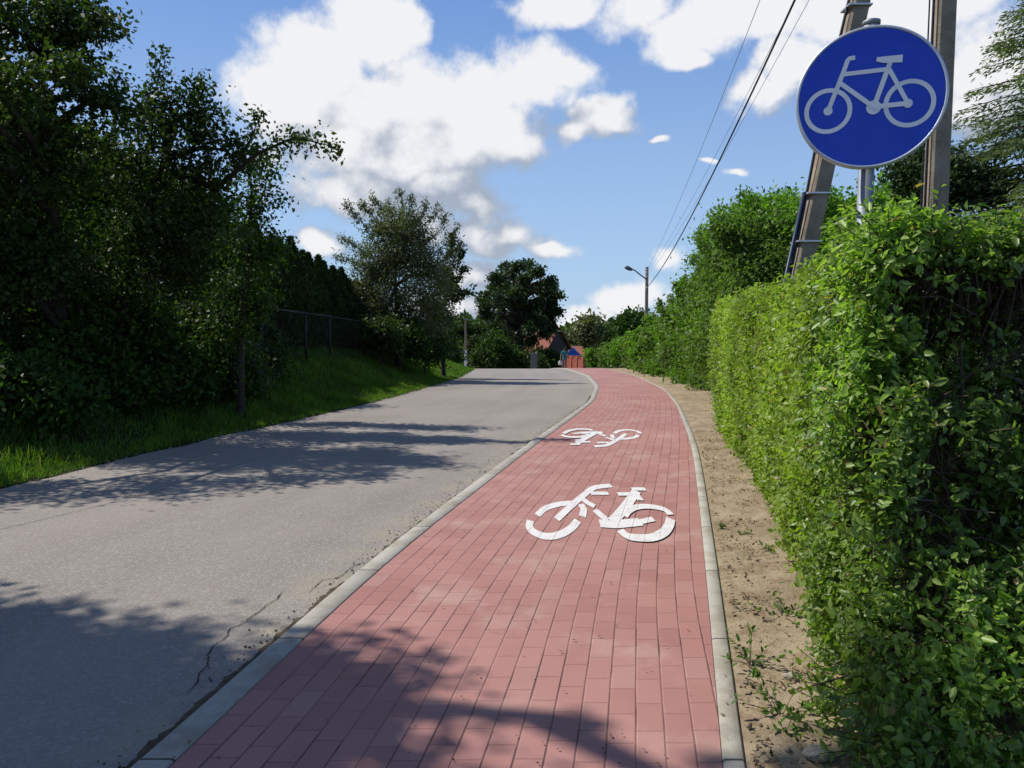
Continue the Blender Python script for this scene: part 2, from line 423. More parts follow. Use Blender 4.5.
def kerb(name, xa, xb, top, bot, m, bev=.008):
    V = []; U = []
    for i, y in enumerate(ys):
        a, b_ = xa(y), xb(y)
        for (x, z) in ((a, bot), (a, top-bev), (a+bev, top), (b_-bev, top), (b_, top-bev), (b_, bot)):
            V.append((x, y, prof(y)+z)); U.append((x-a, arc[i]+.37))
    ii = np.arange(len(V)).reshape(-1, 6)
    q = np.stack([ii[:-1, :-1], ii[:-1, 1:], ii[1:, 1:], ii[1:, :-1]], -1).reshape(-1, 4)
    return tag(np_mesh(name, V, q, m, uv=U), kind='structure')
kerb('kerb', lambda y: XL(y)-KW, lambda y: XL(y)-.002, PZ+.006, -.05, M['kerb'])
kerb('path_edging', lambda y: XR(y)+.002, lambda y: XR(y)+.078, PZ+.004, -.05, M['edging'])

# sandy verge between the edging and the hedge, finely uneven
vy = np.concatenate([np.arange(.5, 6, .025), np.arange(6, 14, .06), np.arange(14, 46, .25)])
vn = 46; V = []
for y in vy:
    a = float(XR(y))+.08; wv = 1.5
    for k in range(vn+1):
        x = a+wv*k/vn; t = k/vn*wv
        n1 = mnoise.noise(Vector((x*2.2, y*2.2, 1))); n2 = mnoise.noise(Vector((x*9, y*9, 4))); n3 = mnoise.noise(Vector((x*26, y*26, 9)))
        amp = min(1, t/.12)
        V.append((x, y, prof(y)+.034+amp*(.018*n1+.013*n2+.007*n3+.01)+.03*min(1, t/.8)))
ii = np.arange(len(V)).reshape(-1, vn+1)
q = np.stack([ii[:-1, :-1], ii[:-1, 1:], ii[1:, 1:], ii[1:, :-1]], -1).reshape(-1, 4)
tag(np_mesh('soil_verge', V, q, M['soil'], smooth=True), kind='structure')
def vz(x, y): return float(prof(y))+.05

# cracks and gutter dirt in the road
def ribbon(pts, w, z, jag=.012, seed=0):
    V = []; m = []
    for i in range(len(pts)-1):
        a, b_ = np.array(pts[i]), np.array(pts[i+1]); n = max(2, int(np.linalg.norm(b_-a)/.02))
        for k in range(n): m.append(a+(b_-a)*k/n)
    m.append(np.array(pts[-1])); N = len(m)
    for i, p in enumerate(m):
        d = m[min(i+1, N-1)]-m[max(i-1, 0)]; d = d/np.linalg.norm(d); nrm = np.array([-d[1], d[0]])
        j = jag*(mnoise.noise(Vector((p[0]*9, p[1]*9, seed)))*1.5+mnoise.noise(Vector((p[0]*40, p[1]*40, seed)))*.6)
        taper = min(1, i/6+.1, (N-1-i)/6+.1); ww = w*taper*(.6+.9*abs(mnoise.noise(Vector((p[0]*14, p[1]*14, seed+7)))))
        for s_ in (-1, 1):
            qx = p[0]+nrm[0]*(j+s_*ww); qy = p[1]+nrm[1]*(j+s_*ww); V.append((qx, qy, float(prof(qy))+z))
    return V, [(2*i, 2*i+1, 2*i+3, 2*i+2) for i in range(N-1)]
def road_ribbon(name, pix, w, z, m, jag=.012, seed=0):
    mb = MB(); mb.add(*ribbon([G(*p)[:2] for p in pix], w, z, jag, seed)); return mb.build(name, m, road)
road_ribbon('crack', [(285, 593), (262, 612), (232, 632), (214, 650), (205, 675), (185, 700)], .0035, .009, M['crack'], .014, 1)
road_ribbon('crack', [(372, 562), (352, 570), (338, 580), (322, 583), (308, 596)], .003, .009, M['crack'], .012, 2)
road_ribbon('crack', [(357, 577), (340, 588), (333, 596)], .009, .0095, M['crack'], .008, 3)
road_ribbon('crack', [(-30, 538), (60, 517), (150, 494), (250, 462), (330, 440)], .0035, .009, M['crack'], .008, 4)
for a, b_, w_, sd in ((.8, 4.5, .036, 5), (4.7, 6.2, .022, 8), (8.5, 19, .02, 6)):
    pts = [(float(XL(y))-KW-.035, y) for y in np.arange(a, b_, .25)]
    mb = MB(); mb.add(*ribbon(pts, w_, .013, .016, sd)); mb.build('gutter_dirt', M['dirt'] if sd != 6 else M['crack'], road)

# ------------------------------------------------------------------ bicycle stencils on the path
def arcpts(cx, cy, rx, ry, a0, a1, n=14): return [(cx+rx*math.cos(R(a0+(a1-a0)*i/n)), cy+ry*math.sin(R(a0+(a1-a0)*i/n))) for i in range(n+1)]
S1 = [([(160, 498), (185, 471), (225, 453), (275, 444), (322, 444)], 1), ([(345, 448), (358, 470), (352, 505)], 1),
      ([(130, 517), (123, 545), (140, 572), (195, 588), (250, 582), (302, 558), (332, 520)], 1.05),
      ([(242, 513), (300, 460), (350, 417), (392, 382), (422, 371), (475, 370)], 1), ([(388, 404), (462, 404)], .8),
      ([(350, 427), (375, 442), (404, 458)], .9), ([(405, 474), (430, 495), (458, 522)], 1),
      ([(425, 533), (480, 536), (545, 532), (600, 526)], 1.5), ([(600, 524), (655, 515)], .8), ([(480, 528), (520, 480), (555, 432), (582, 395)], 1.5),
      ([(562, 385), (620, 385)], .8), ([(502, 408), (560, 408)], .8), ([(578, 402), (600, 434)], 1),
      ([(530, 505), (545, 482), (575, 464), (620, 458), (668, 462), (708, 476), (728, 498)], 1),
      ([(728, 515), (722, 545), (698, 578), (650, 600), (590, 600), (540, 588), (513, 565)], 1.1)]
EL = 3.2
def stencil(rot, centre, src_centre):
    mb = MB(); UVS = []
    for k, (pts, wf) in enumerate(S1):
        g = [G(500+a/4.267, 400+b/4.267, PZ) for a, b in pts]
        q = [Vector(((p[0]-src_centre[0]), (p[1]-src_centre[1])/EL, 0)) for p in g]
        # smooth resample
        if len(q) > 3:
            for _ in range(2):
                r = [q[0]]
                for i in range(len(q)-1): r += [q[i]*.75+q[i+1]*.25, q[i]*.25+q[i+1]*.75]
                q = r+[q[-1]]
        V = []; w = .0255*(wf if wf < 1.3 else wf*.9)
        for i, p in enumerate(q):
            d = (q[min(i+1, len(q)-1)]-q[max(i-1, 0)]).normalized(); n = Vector((-d.y, d.x, 0))
            for s_ in (-1, 1):
                v = p+n*w*s_; x, y = v.x, v.y*EL
                if rot: x, y = -x, -y
                x += centre[0]; y += centre[1]
                V.append((x, y, float(prof(y))+PZ+.004+k*.0004)); UVS.append(((x-float(XL(y)))*float(np.interp(y, ys, cosL)), float(np.interp(y, ys, arc))))
        mb.add(V, [(2*i, 2*i+1, 2*i+3, 2*i+2) for i in range(len(q)-1)])
    mb.uv = UVS; return mb
c1 = G(600, 512, PZ); c2 = G(602.5, 436.5, PZ)
o = stencil(False, c1, c1).build('bicycle_marking', M['paint'], path); o['label'] = 'near white bicycle symbol painted upright on the red pavers'
o = stencil(True, c2, c1).build('bicycle_marking', M['paint'], path); o['label'] = 'farther white bicycle symbol painted upside down on the red pavers'

# ------------------------------------------------------------------ cycle path sign
D = 3.12; sc0 = P(870, 97.5, D); TH = R(20)
sx = Vector((math.cos(TH), -math.sin(TH), 0)); sn = Vector((-math.sin(TH), -math.cos(TH), 0)); sz = Vector((0, 0, 1)); SC = Vector(sc0)
postb = SC-sn*.055
sign = empty('road_sign', (postb.x, postb.y, float(H(postb.x, postb.y))), 'round blue road sign with a white bicycle on a galvanised post in the hedge', 'road sign')
org = sign.location
RR = .279
def disc(mb, c, r0, r1, depth, n=72, both=True):
    """disc (r0=0) or ring lying in the plate's plane"""
    V = []; 
    for k in range(n):
        a = 2*math.pi*k/n; d = sx*math.cos(a)+sz*math.sin(a)
        V += [c+d*r1+sn*depth, c+d*r0+sn*depth]
    mb.add(V, [(2*k, 2*k+1, 2*((k+1) % n)+1, 2*((k+1) % n)) for k in range(n)] if r0 > 0 else [tuple(2*k for k in range(n))])
mb = MB(); disc(mb, SC, 0, RR-.012, .004); plate = mb.build('sign_plate', M['sign_blue'], sign, org=org)
mb = MB(); ring = [(RR-.012, .0035), (RR-.011, .006), (RR-.004, .0062), (RR, .002), (RR, -.022), (RR-.006, -.024), (RR-.007, -.004)]
n = 96; V = []
for k in range(n):
    a = 2*math.pi*k/n; d = sx*math.cos(a)+sz*math.sin(a)
    V += [SC+d*r_+sn*h_ for r_, h_ in ring]
m_ = len(ring); mb.add(V, [(k*m_+j, ((k+1) % n)*m_+j, ((k+1) % n)*m_+j+1, k*m_+j+1) for k in range(n) for j in range(m_-1)])
mb.build('rim', M['alu'], plate, smooth=True, org=org)
mb = MB(); disc(mb, SC, 0, RR-.008, -.0045); mb.build('plate_back', M['galv'], plate, org=org)
mb = MB(); lay = [.0062]
def bar(pts, w):
    lay[0] += .00025; V = []; q = [Vector(p) for p in pts]
    for i, p in enumerate(q):
        d = (q[min(i+1, len(q)-1)]-q[max(i-1, 0)]).normalized(); nn = Vector((-d.y, d.x))
        ww = w[i] if hasattr(w, '__len__') else w
        for s_ in (-1, 1):
            e = p+nn*ww*s_; V.append(SC+sx*e.x*.278+sz*e.y*.278+sn*lay[0])
    mb.add(V, [(2*i, 2*i+1, 2*i+3, 2*i+2) for i in range(len(q)-1)])
def dsc(x, y, r0, r1):
    lay[0] += .00025; disc(mb, SC+sx*x*.278+sz*y*.278, r0*.278, r1*.278, lay[0], 48)
dsc(-.555, -.145, .262, .325); dsc(.51, -.135, .272, .335); dsc(-.555, -.145, 0, .062); dsc(.49, -.135, 0, .062); dsc(.05, -.15, 0, .098)
bar([(-.555, -.145), (-.36, .40), (-.315, .545), (-.29, .57), (-.215, .575)], .031); bar([(-.375, .355), (.21, .365)], .030)
bar([(-.415, .245), (.02, -.12)], .031); bar([(.05, -.15), (.245, .46)], .033); bar([(.235, .36), (.49, -.135)], .029); bar([(.05, -.145), (.49, -.135)], .033)
bar([(.065, .515), (.16, .50), (.40, .49)], [.028, .045, .052])
mb.build('bicycle_symbol', M['sign_white'], plate, org=org)
mb = MB(); pt = SC+Vector((0, 0, RR+.02))-sn*.055
mb.tube([(postb.x, postb.y, org.z-.2), (postb.x, postb.y, pt.z)], .031, 20); mb.build('post', M['galv'], sign, True, org)
mb = MB(); mb.tube([(postb.x, postb.y, pt.z+.001), (postb.x, postb.y, pt.z+.016), (postb.x, postb.y, pt.z+.022)], [.034, .034, .02], 20); mb.build('post_cap', M['galv'], sign, True, org)
for h in (-.17, .17):
    mb = MB(); c = postb+Vector((0, 0, SC.z-postb.z+h)); c = Vector((postb.x, postb.y, SC.z+h))
    V = []
    mb.tube([(c.x, c.y, c.z-.015), (c.x, c.y, c.z+.015)], .036, 20)
    e = c+sn*.022
    mb.box((e.x+sn.x*.012, e.y+sn.y*.012, e.z), (.16, .024, .03), -TH)
    mb.build('clamp', M['alu'], sign, org=org)

# ------------------------------------------------------------------ poles, wires, lamp
def tpole(mb, a, b_, w0, w1, d0, d1):
    """tapering rectangular concrete pole with chamfered corners"""
    a = Vector(a); b_ = Vector(b_); ax = (b_-a).normalized(); X = (Vector((1, 0, 0))-ax*ax.x).normalized(); Yv = ax.cross(X)
    V = []; n = 14
    for i in range(n+1):
        t = i/n; w = (w0+(w1-w0)*t)/2; d = (d0+(d1-d0)*t)/2; c = a.lerp(b_, t); ch = .02
        for x, y in ((-w, -d+ch), (-w+ch, -d), (w-ch, -d), (w, -d+ch), (w, d-ch), (w-ch, d), (-w+ch, d), (-w, d-ch)):
            V.append(c+X*x+Yv*y)
    mb.add(V, [(8*i+k, 8*i+(k+1) % 8, 8*i+8+(k+1) % 8, 8*i+8+k) for i in range(n) for k in range(8)]+[tuple(range(7, -1, -1)), tuple(8*n+k for k in range(8))])
PD = 8.3
up_b = P(935.5, 190, PD); up_x = up_b[0]
up = empty('utility_pole', (up_x, PD, float(H(up_x, PD))), 'upright concrete utility pole standing right behind the blue bicycle sign', 'utility pole')
zt = 9.0
mb = MB(); tpole(mb, (up_x, PD, -.3), (up_x+.02, PD, zt), .215, .165, .2, .15); mb.build('shaft', M['cpole'], up, org=up.location)
mb = MB(); mb.tube([(up_x-.135, PD-.04, .3), (up_x-.125, PD-.04, 4), (up_x-.12, PD-.04, zt-.4)], .014, 8)
mb.tube([(up_x-.16, PD-.02, .3), (up_x-.155, PD-.02, zt-.5)], .008, 6); mb.build('cable', M['cable'], up, org=up.location)
mb = MB(); mb.box((up_x, PD-.12, zt-.45), (1.3, .07, .07)); mb.build('crossarm', M['galv'], up, org=up.location)
ins = []
for dx in (-.55, -.25, .25, .55):
    mb = MB(); b0 = (up_x+dx, PD-.12, zt-.415)
    mb.tube([b0, (b0[0], b0[1], b0[2]+.05), (b0[0], b0[1], b0[2]+.08), (b0[0], b0[1], b0[2]+.13), (b0[0], b0[1], b0[2]+.15)], [.015, .04, .03, .04, .02], 10)
    mb.build('insulator', M['porcelain'], up, True, up.location); ins.append((b0[0], b0[1], b0[2]+.12))
l1 = P(806, 250, PD-.1); l2 = P(860, 0, PD-.1); k = (l2[0]-l1[0])/(l2[2]-l1[2])
lb = (l1[0]-k*(l1[2]+.2), PD-.1, -.2); zl = 8.4; lt = (l1[0]+k*(zl-l1[2]), PD-.1, zl)
lean = empty('utility_pole', (lb[0], PD-.1, float(H(lb[0], PD))), 'leaning concrete brace pole with a black cable strapped to its side, left of the sign', 'utility pole')
mb = MB(); tpole(mb, lb, lt, .20, .15, .2, .15); mb.build('shaft', M['cpole'], lean, org=lean.location)
def on_lean(z, off, dy=0): return (lb[0]+k*(z+.2)+off, PD-.1+dy, z)
mb = MB(); mb.tube([on_lean(z, -.135-.012*math.sin(z*2.1), -.03) for z in np.arange(.3, 8, .3)], .016, 8); mb.build('cable', M['cable'], lean, True, lean.location)
mb = MB(); mb.tube([on_lean(.2, -.175, -.03), on_lean(2.9, -.16, -.03)], .019, 10); mb.build('conduit', M['conduit'], lean, True, lean.location)
for py in (12, 196, 243):
    z = P(820, py, PD)[2]; mb = MB(); w = .20-.05*(z+.2)/8.6
    c = on_lean(z, -.02, 0); mb.box(c, (w+.07, .225, .016)); mb.build('strap', M['dents'], lean, org=lean.location)

LD = 52.
lp = P(647, 267, LD); lx = lp[0]; lz0 = float(H(lx, LD))
lamp = empty('street_lamp', (lx, LD, lz0), 'distant street lamp with one curved arm on a pole above the shrubs', 'street lamp')
mb = MB(); tpole(mb, (lx, LD, lz0-.3), (lx, LD, lp[2]), .25, .19, .22, .17); mb.build('pole', M['cpole'], lamp, org=lamp.location)
la = P(646, 279, LD-.2); lh = P(631, 268.5, LD-.4); le = P(624.5, 268, LD-.4)
mb = MB(); mb.tube([tuple(la), tuple(P(640, 274.5, LD-.3)), tuple(P(635, 270.5, LD-.35)), tuple(lh)], .045, 8); mb.build('arm', M['galv'], lamp, True, lamp.location)
mb = MB(); mb.tube([tuple(P(632.5, 270, LD-.4)), tuple(P(630, 269, LD-.4)), tuple(P(627, 267.6, LD-.4)), tuple(P(624.5, 267.2, LD-.4))], [.06, .13, .15, .06], 10); mb.build('lamp_head', M['lamp'], lamp, True, lamp.location)
ends = []
for i, py in enumerate((270, 273, 277, 288)):
    e = P(647, py, LD-.3); mb = MB(); mb.tube([(e[0]-.02, LD-.12, e[2]), (e[0], LD-.3, e[2]), (e[0], LD-.3, e[2]+.1)], [.03, .05, .03], 6)
    mb.build('insulator', M['porcelain'], lamp, True, lamp.location); ends.append((e[0], LD-.3, e[2]+.05))
# wires: thin ones from the crossarm, the thick bundle from the shaft
def wire(a, b_, sag, r, m, label):
    a = Vector(a); b_ = Vector(b_); pts = [a.lerp(b_, t)-Vector((0, 0, sag*4*t*(1-t))) for t in np.linspace(0, 1, 40)]
    mb = MB(); mb.tube(pts, r, 6); o = mb.build('overhead_wire', m, None, True, tuple(a)); o.location = a
    tag(o, label, 'wire', 'overhead wires from the near pole to the street lamp')
wire(ins[0], ends[0], .55, .0065, M['wire'], 'thin overhead wire running leftmost of the four')
wire(ins[2], ends[1], .55, .0055, M['wire'], 'thin overhead wire just right of the thick black cable')
wire(ins[3], ends[2], .55, .0055, M['wire'], 'thin overhead wire running rightmost of the four, nearest the sign')
wire((up_x-.12, PD-.1, zt-.75), ends[3], .8, .021, M['cable'], 'thick black overhead cable dropping towards the street lamp')

# ------------------------------------------------------------------ foliage builders
def rdir(n): return unit(RNG.normal(size=(n, 3)))
def crown_points(blobs, cl_per_m2, k, rc, hollow=2.2):
    pos = []; nr = []; cents = []
    for (cx, cy, cz, rx, ry, rz) in blobs:
        area = 4*math.pi*((rx*ry)**1.6/3+(rx*rz)**1.6/3+(ry*rz)**1.6/3)**(1/1.6)
        m = max(6, int(area*cl_per_m2)); d = rdir(m)
        lump = np.array([.86+.30*mnoise.noise(Vector((q[0]*2.3+cx, q[1]*2.3+cy, q[2]*2.3+cz))) for q in d])
        rr = RNG.random(m)**(1/hollow)*lump
        c = np.array([cx, cy, cz])+d*rr[:, None]*np.array([rx, ry, rz]); cents.append(c)
        kk = RNG.integers(int(k*.5), int(k*1.5)+1, m); ci = np.repeat(np.arange(m), kk)
        s = rc*(.6+.8*RNG.random(m))[ci][:, None]
        p = c[ci]+RNG.normal(size=(len(ci), 3))*s*np.array([1, 1, .7])
        pos.append(p); nr.append(d[ci])
    return np.concatenate(pos), np.concatenate(nr), cents
def tree(name, label, cat, base, trunk, blobs, mat_, cl=5, k=26, rc=.16, ls=.07, lw=.55, group=None, hollow=2.2, twigs=.35, tr=.14, bark='bark', sprays=(), leaf_part='crown', droop=0.):
    base = (float(base[0]), float(base[1]), float(H(base[0], base[1])))
    root = empty(name, base, label, cat, group)
    ls = ls*1.22; pos, nd, cents = crown_points(blobs, cl*2.5, k*2.3, rc, hollow)
    mb = MB(); T_ = [Vector(base)-Vector((0, 0, .15))]+[Vector(t) for t in trunk]
    m = 10; tp = []
    for i in range(len(T_)-1):
        for j in range(m): tp.append(T_[i].lerp(T_[i+1], j/m)+Vector((mnoise.noise(Vector((i+j*.1, base[0], 0))), mnoise.noise(Vector((i+j*.1, base[1], 5))), 0))*tr*.5)
    tp.append(T_[-1]); rad = [tr*(1-.8*i/len(tp))*(1.25 if i < 2 else 1) for i in range(len(tp))]
    mb.tube(tp, rad, 10); mb.build('trunk', M[bark], root, True, base)
    br = MB()
    for bi, b_ in enumerate(blobs):
        c = Vector(b_[:3]); low = [q for q in tp if q.z < c.z-.25*b_[5]] or [tp[len(tp)//3]]
        s_ = min(low, key=lambda q: (q-c).length+.3*abs(q.z-(c.z-1.2))); mid = s_.lerp(c, .55)+Vector((0, 0, .12*(c-s_).length))+Vector(RNG.normal(size=3)*.08)
        r0 = tr*.42; br.tube([s_, s_.lerp(mid, .5), mid, c], [r0, r0*.8, r0*.55, r0*.3], 6)
        for q in cents[bi]:
            if RNG.random() < twigs*.4:
                t = RNG.random(); a = mid.lerp(c, t); v = Vector(q); e = a.lerp(v, .5)+Vector(RNG.normal(size=3)*.06)
                br.tube([a, e, v+(v-a)*.06], [.018*tr/.14, .011*tr/.14, .004*tr/.14], 3, False)
    for pts, r0 in sprays:
        pv = [Vector(p) for p in pts]; q0 = min(tp, key=lambda q: (q-pv[0]).length); br.tube([q0, q0.lerp(pv[0], .5)+Vector((0, 0, .05)), pv[0]], [r0*1.3, r0*1.1, r0], 6, False); br.tube(pv, [r0*(1-.85*i/(len(pv)-1)) for i in range(len(pv))], 6)
        ex = []; 
        for i in range(len(pv)-1):
            L = (pv[i+1]-pv[i]).length
            for q in range(int(L*42)):
                if i == 0 and RNG.random() < .6: continue
                ex.append(np.array(pv[i].lerp(pv[i+1], RNG.random()))+RNG.normal(size=3)*.065)
        ex = np.array(ex); ex = np.repeat(ex, 9, 0); ex = ex+RNG.normal(size=ex.shape)*.055
        pos = np.concatenate([pos, ex]); nd = np.concatenate([nd, rdir(len(ex))])
    br.build('branches', M[bark], root, True, base)
    n = len(pos); ax = unit(nd*.5+rdir(n)+np.array([0, 0, -.15-droop])); nn = unit(rdir(n)*.8+np.array([0, 0, .7])+nd*.3)
    sz_ = ls*(.65+.7*RNG.random(n))
    leaf_mesh(leaf_part, pos, ax, nn, sz_, sz_*lw, mat_, root, base)
    return root
def B(px, py, Y, rpx, rpy=None, ry=None):
    """crown lobe seen at a photo position at distance Y"""
    c = P(px, py, Y); s = Y/F; rpy = rpy or rpx
    return (c[0], c[1], c[2], rpx*s, (ry if ry else rpx*s), rpy*s)

# ---- left side: the big tree overhead, out of frame, whose shadow lies on the road
tree('tree', 'tall roadside tree beyond the left edge of the photo, shading the foreground', 'tree', (-7.4, 4.6), [(-7.2, 4.5, 3), (-6.3, 4.4, 5.5), (-5.6, 4.6, 7.5)],
     [(q[0]-.06*q[2], q[1]-.13*q[2], *q[2:]) for q in (
      (-6.3, 4.2, 4.0, 1.7, 1.6, 1.4), (-7.6, 4.4, 5.6, 1.6, 1.7, 1.5), (-5.7, 3.9, 5.8, 1.25, 1.15, 1.0), (-6.3, 4.0, 7.4, 1.6, 1.5, 1.3),
      (-4.9, 3.6, 7.3, .95, .8, .7), (-5.0, 3.0, 6.5, 1.4, 1.2, 1.0), (-6.9, 2.4, 5.4, 1.6, 1.4, 1.4), (-4.4, 4.75, 7.6, .55, .5, .45), (-5.35, 5.25, 6.0, .45, .4, .4), (-7.9, 5.4, 7.0, 1.6, 1.3, 1.2))], M['dark'], 7.5, 28, .17, .085, .6, tr=.2)

# ---- left side, seen
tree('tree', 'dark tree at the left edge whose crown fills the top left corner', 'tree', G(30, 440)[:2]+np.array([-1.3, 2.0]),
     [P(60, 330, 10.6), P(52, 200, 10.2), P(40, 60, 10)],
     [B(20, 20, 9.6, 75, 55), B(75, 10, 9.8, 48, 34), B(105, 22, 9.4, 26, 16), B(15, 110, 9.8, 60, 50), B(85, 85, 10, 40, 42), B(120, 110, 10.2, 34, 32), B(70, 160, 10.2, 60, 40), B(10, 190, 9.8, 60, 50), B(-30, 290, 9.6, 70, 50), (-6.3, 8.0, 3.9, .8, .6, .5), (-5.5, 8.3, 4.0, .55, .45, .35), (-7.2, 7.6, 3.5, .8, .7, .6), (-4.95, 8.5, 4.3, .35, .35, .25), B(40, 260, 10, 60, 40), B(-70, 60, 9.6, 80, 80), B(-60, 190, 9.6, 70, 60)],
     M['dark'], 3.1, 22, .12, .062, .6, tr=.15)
sprayA = [P(215, 190, 11.2), P(255, 155, 11), P(295, 137, 10.8), P(338, 148, 10.7)]
sprayB = [P(150, 150, 11.2), P(155, 100, 11.2), P(162, 50, 11.2)]
sprayC = [P(190, 160, 11.2), P(205, 110, 11.2), P(200, 72, 11.2)]
sprayD = [P(225, 190, 11.2), P(250, 140, 11), P(262, 112, 10.9)]
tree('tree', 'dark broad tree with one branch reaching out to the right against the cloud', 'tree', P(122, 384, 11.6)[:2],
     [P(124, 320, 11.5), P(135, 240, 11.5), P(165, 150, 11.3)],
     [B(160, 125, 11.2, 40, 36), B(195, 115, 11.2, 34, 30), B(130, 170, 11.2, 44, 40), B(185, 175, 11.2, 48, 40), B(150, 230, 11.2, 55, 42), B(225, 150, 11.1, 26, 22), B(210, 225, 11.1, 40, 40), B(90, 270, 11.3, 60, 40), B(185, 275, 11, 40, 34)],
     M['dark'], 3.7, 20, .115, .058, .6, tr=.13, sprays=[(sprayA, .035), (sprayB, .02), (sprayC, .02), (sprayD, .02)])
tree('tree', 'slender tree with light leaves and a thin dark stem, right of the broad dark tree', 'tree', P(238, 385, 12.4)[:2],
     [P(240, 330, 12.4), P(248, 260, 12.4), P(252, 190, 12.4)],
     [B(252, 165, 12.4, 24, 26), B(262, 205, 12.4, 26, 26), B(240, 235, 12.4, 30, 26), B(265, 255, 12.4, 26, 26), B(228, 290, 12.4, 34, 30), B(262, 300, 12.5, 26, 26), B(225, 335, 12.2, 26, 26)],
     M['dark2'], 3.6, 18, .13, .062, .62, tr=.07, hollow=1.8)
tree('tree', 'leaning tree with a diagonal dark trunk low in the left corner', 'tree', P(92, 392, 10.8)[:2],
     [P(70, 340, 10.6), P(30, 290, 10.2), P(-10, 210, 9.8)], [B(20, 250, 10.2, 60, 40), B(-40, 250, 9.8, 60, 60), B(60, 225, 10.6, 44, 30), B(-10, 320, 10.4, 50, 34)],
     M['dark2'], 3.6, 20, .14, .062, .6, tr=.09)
# trees behind them, closing the view into the garden
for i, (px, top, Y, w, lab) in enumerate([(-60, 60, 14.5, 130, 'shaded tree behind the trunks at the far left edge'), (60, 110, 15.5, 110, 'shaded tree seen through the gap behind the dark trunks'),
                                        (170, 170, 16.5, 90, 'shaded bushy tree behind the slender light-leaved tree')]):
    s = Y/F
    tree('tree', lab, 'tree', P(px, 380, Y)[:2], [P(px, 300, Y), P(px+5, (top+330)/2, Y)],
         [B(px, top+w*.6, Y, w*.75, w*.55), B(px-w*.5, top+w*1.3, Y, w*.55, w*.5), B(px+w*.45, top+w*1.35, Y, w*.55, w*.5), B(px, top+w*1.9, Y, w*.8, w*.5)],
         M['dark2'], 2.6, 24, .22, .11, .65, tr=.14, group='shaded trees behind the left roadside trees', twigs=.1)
# undergrowth shrubs on the bank
ug = [(45, 398, 8.9, 46, 28, 'low dark bush nearest the grass at the left edge'), (112, 392, 10.6, 42, 28, 'low dark bush in front of the upright trunk'), (172, 385, 11.7, 40, 28, 'low dark bush in front of the slender tree, left side'),
      (232, 376, 13.6, 34, 28, 'low dark bush where the bank turns, left of the fence'), (205, 330, 13.2, 40, 44, 'leafy dark bush hiding the stem of the slender tree'), (262, 368, 16.2, 24, 20, 'low dark bush below the first fence post'),
      (60, 320, 10.8, 60, 46, 'tall leafy dark bush around the diagonal trunk'), (128, 318, 11.6, 44, 46, 'tall leafy dark bush around the upright trunk'), (20, 385, 9.3, 42, 30, 'low dark bush at the foot of the leaning tree'), (75, 370, 11.8, 46, 34, 'dark bush between the diagonal trunk and the upright trunk'),
      (165, 360, 12.2, 44, 38, 'dark bush right of the upright trunk'), (215, 368, 12.8, 34, 30, 'dark bush at the foot of the slender tree'), (-40, 390, 8.6, 60, 36, 'dark bush cut by the left edge of the photo'),
      (120, 330, 13.5, 60, 50, 'tall dark bush in the shade behind the upright trunk'), (200, 318, 14.5, 50, 50, 'tall dark bush behind the slender tree'), (20, 320, 13, 70, 60, 'tall dark bush behind the diagonal trunk'),
      (262, 345, 17.5, 22, 34, 'narrow dark bush in front of the wire fence'), (-110, 330, 11, 80, 80, 'tall dark bush beyond the left edge')]
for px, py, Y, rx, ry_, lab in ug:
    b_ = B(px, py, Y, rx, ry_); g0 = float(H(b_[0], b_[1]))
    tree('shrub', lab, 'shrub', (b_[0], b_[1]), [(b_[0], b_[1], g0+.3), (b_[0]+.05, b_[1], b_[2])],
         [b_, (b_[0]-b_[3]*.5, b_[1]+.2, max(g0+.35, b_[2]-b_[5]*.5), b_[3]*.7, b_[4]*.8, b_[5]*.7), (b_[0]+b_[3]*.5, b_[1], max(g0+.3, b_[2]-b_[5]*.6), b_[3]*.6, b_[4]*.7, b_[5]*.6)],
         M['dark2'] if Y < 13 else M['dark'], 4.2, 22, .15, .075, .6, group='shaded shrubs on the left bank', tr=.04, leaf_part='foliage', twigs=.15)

# thuja hedge with a jagged top, each column merging into the next
th = empty('hedge', (P(330, 350, 24)[0], 24, float(H(P(330, 350, 24)[0], 24))), 'tall dark thuja hedge with a jagged top behind the wire fence', 'hedge')
pos = []; ax = []
a0 = P(205, 350, 15.3); a1 = P(395, 350, 31)
t_top0 = 4.25; t_top1 = P(385, 300, 31)[2]
nc = 36
for i in range(nc):
    t = i/(nc-1); cx = a0[0]+(a1[0]-a0[0])*t-.6; cy = a0[1]+(a1[1]-a0[1])*t; zb = float(H(cx, cy)); zt_ = t_top0+(t_top1-t_top0)*t+RNG.normal()*.22
    n = 5200; h = RNG.random(n)**.8; z = zb+h*(zt_-zb); rr = .60*np.clip((1-h)*2.0, .0, 1)**1.15*(.75+.35*RNG.random(n)); an = RNG.random(n)*2*math.pi
    an = np.where(RNG.random(n) < .5, an, np.round(an/.5)*.5)
    p = np.stack([cx+rr*np.cos(an), cy+rr*np.sin(an), z], 1); pos.append(p); ax.append(np.stack([np.cos(an)*.5, np.sin(an)*.5, np.ones(n)*1.1], 1))
pos = np.concatenate(pos); ax = np.concatenate(ax)+RNG.normal(size=pos.shape)*.3; n = len(pos)
leaf_mesh('foliage', pos, ax, rdir(n), .13*(.6+.8*RNG.random(n)), .05, M['thuja'], th, th.location)
mb = MB()
for i in range(nc):
    t = i/(nc-1); cx = a0[0]+(a1[0]-a0[0])*t-.6; cy = a0[1]+(a1[1]-a0[1])*t; zb = float(H(cx, cy)); mb.tube([(cx, cy, zb-.1), (cx, cy, zb+2.4)], [.07, .02], 6)
mb.build('trunks', M['bark'], th, org=th.location)

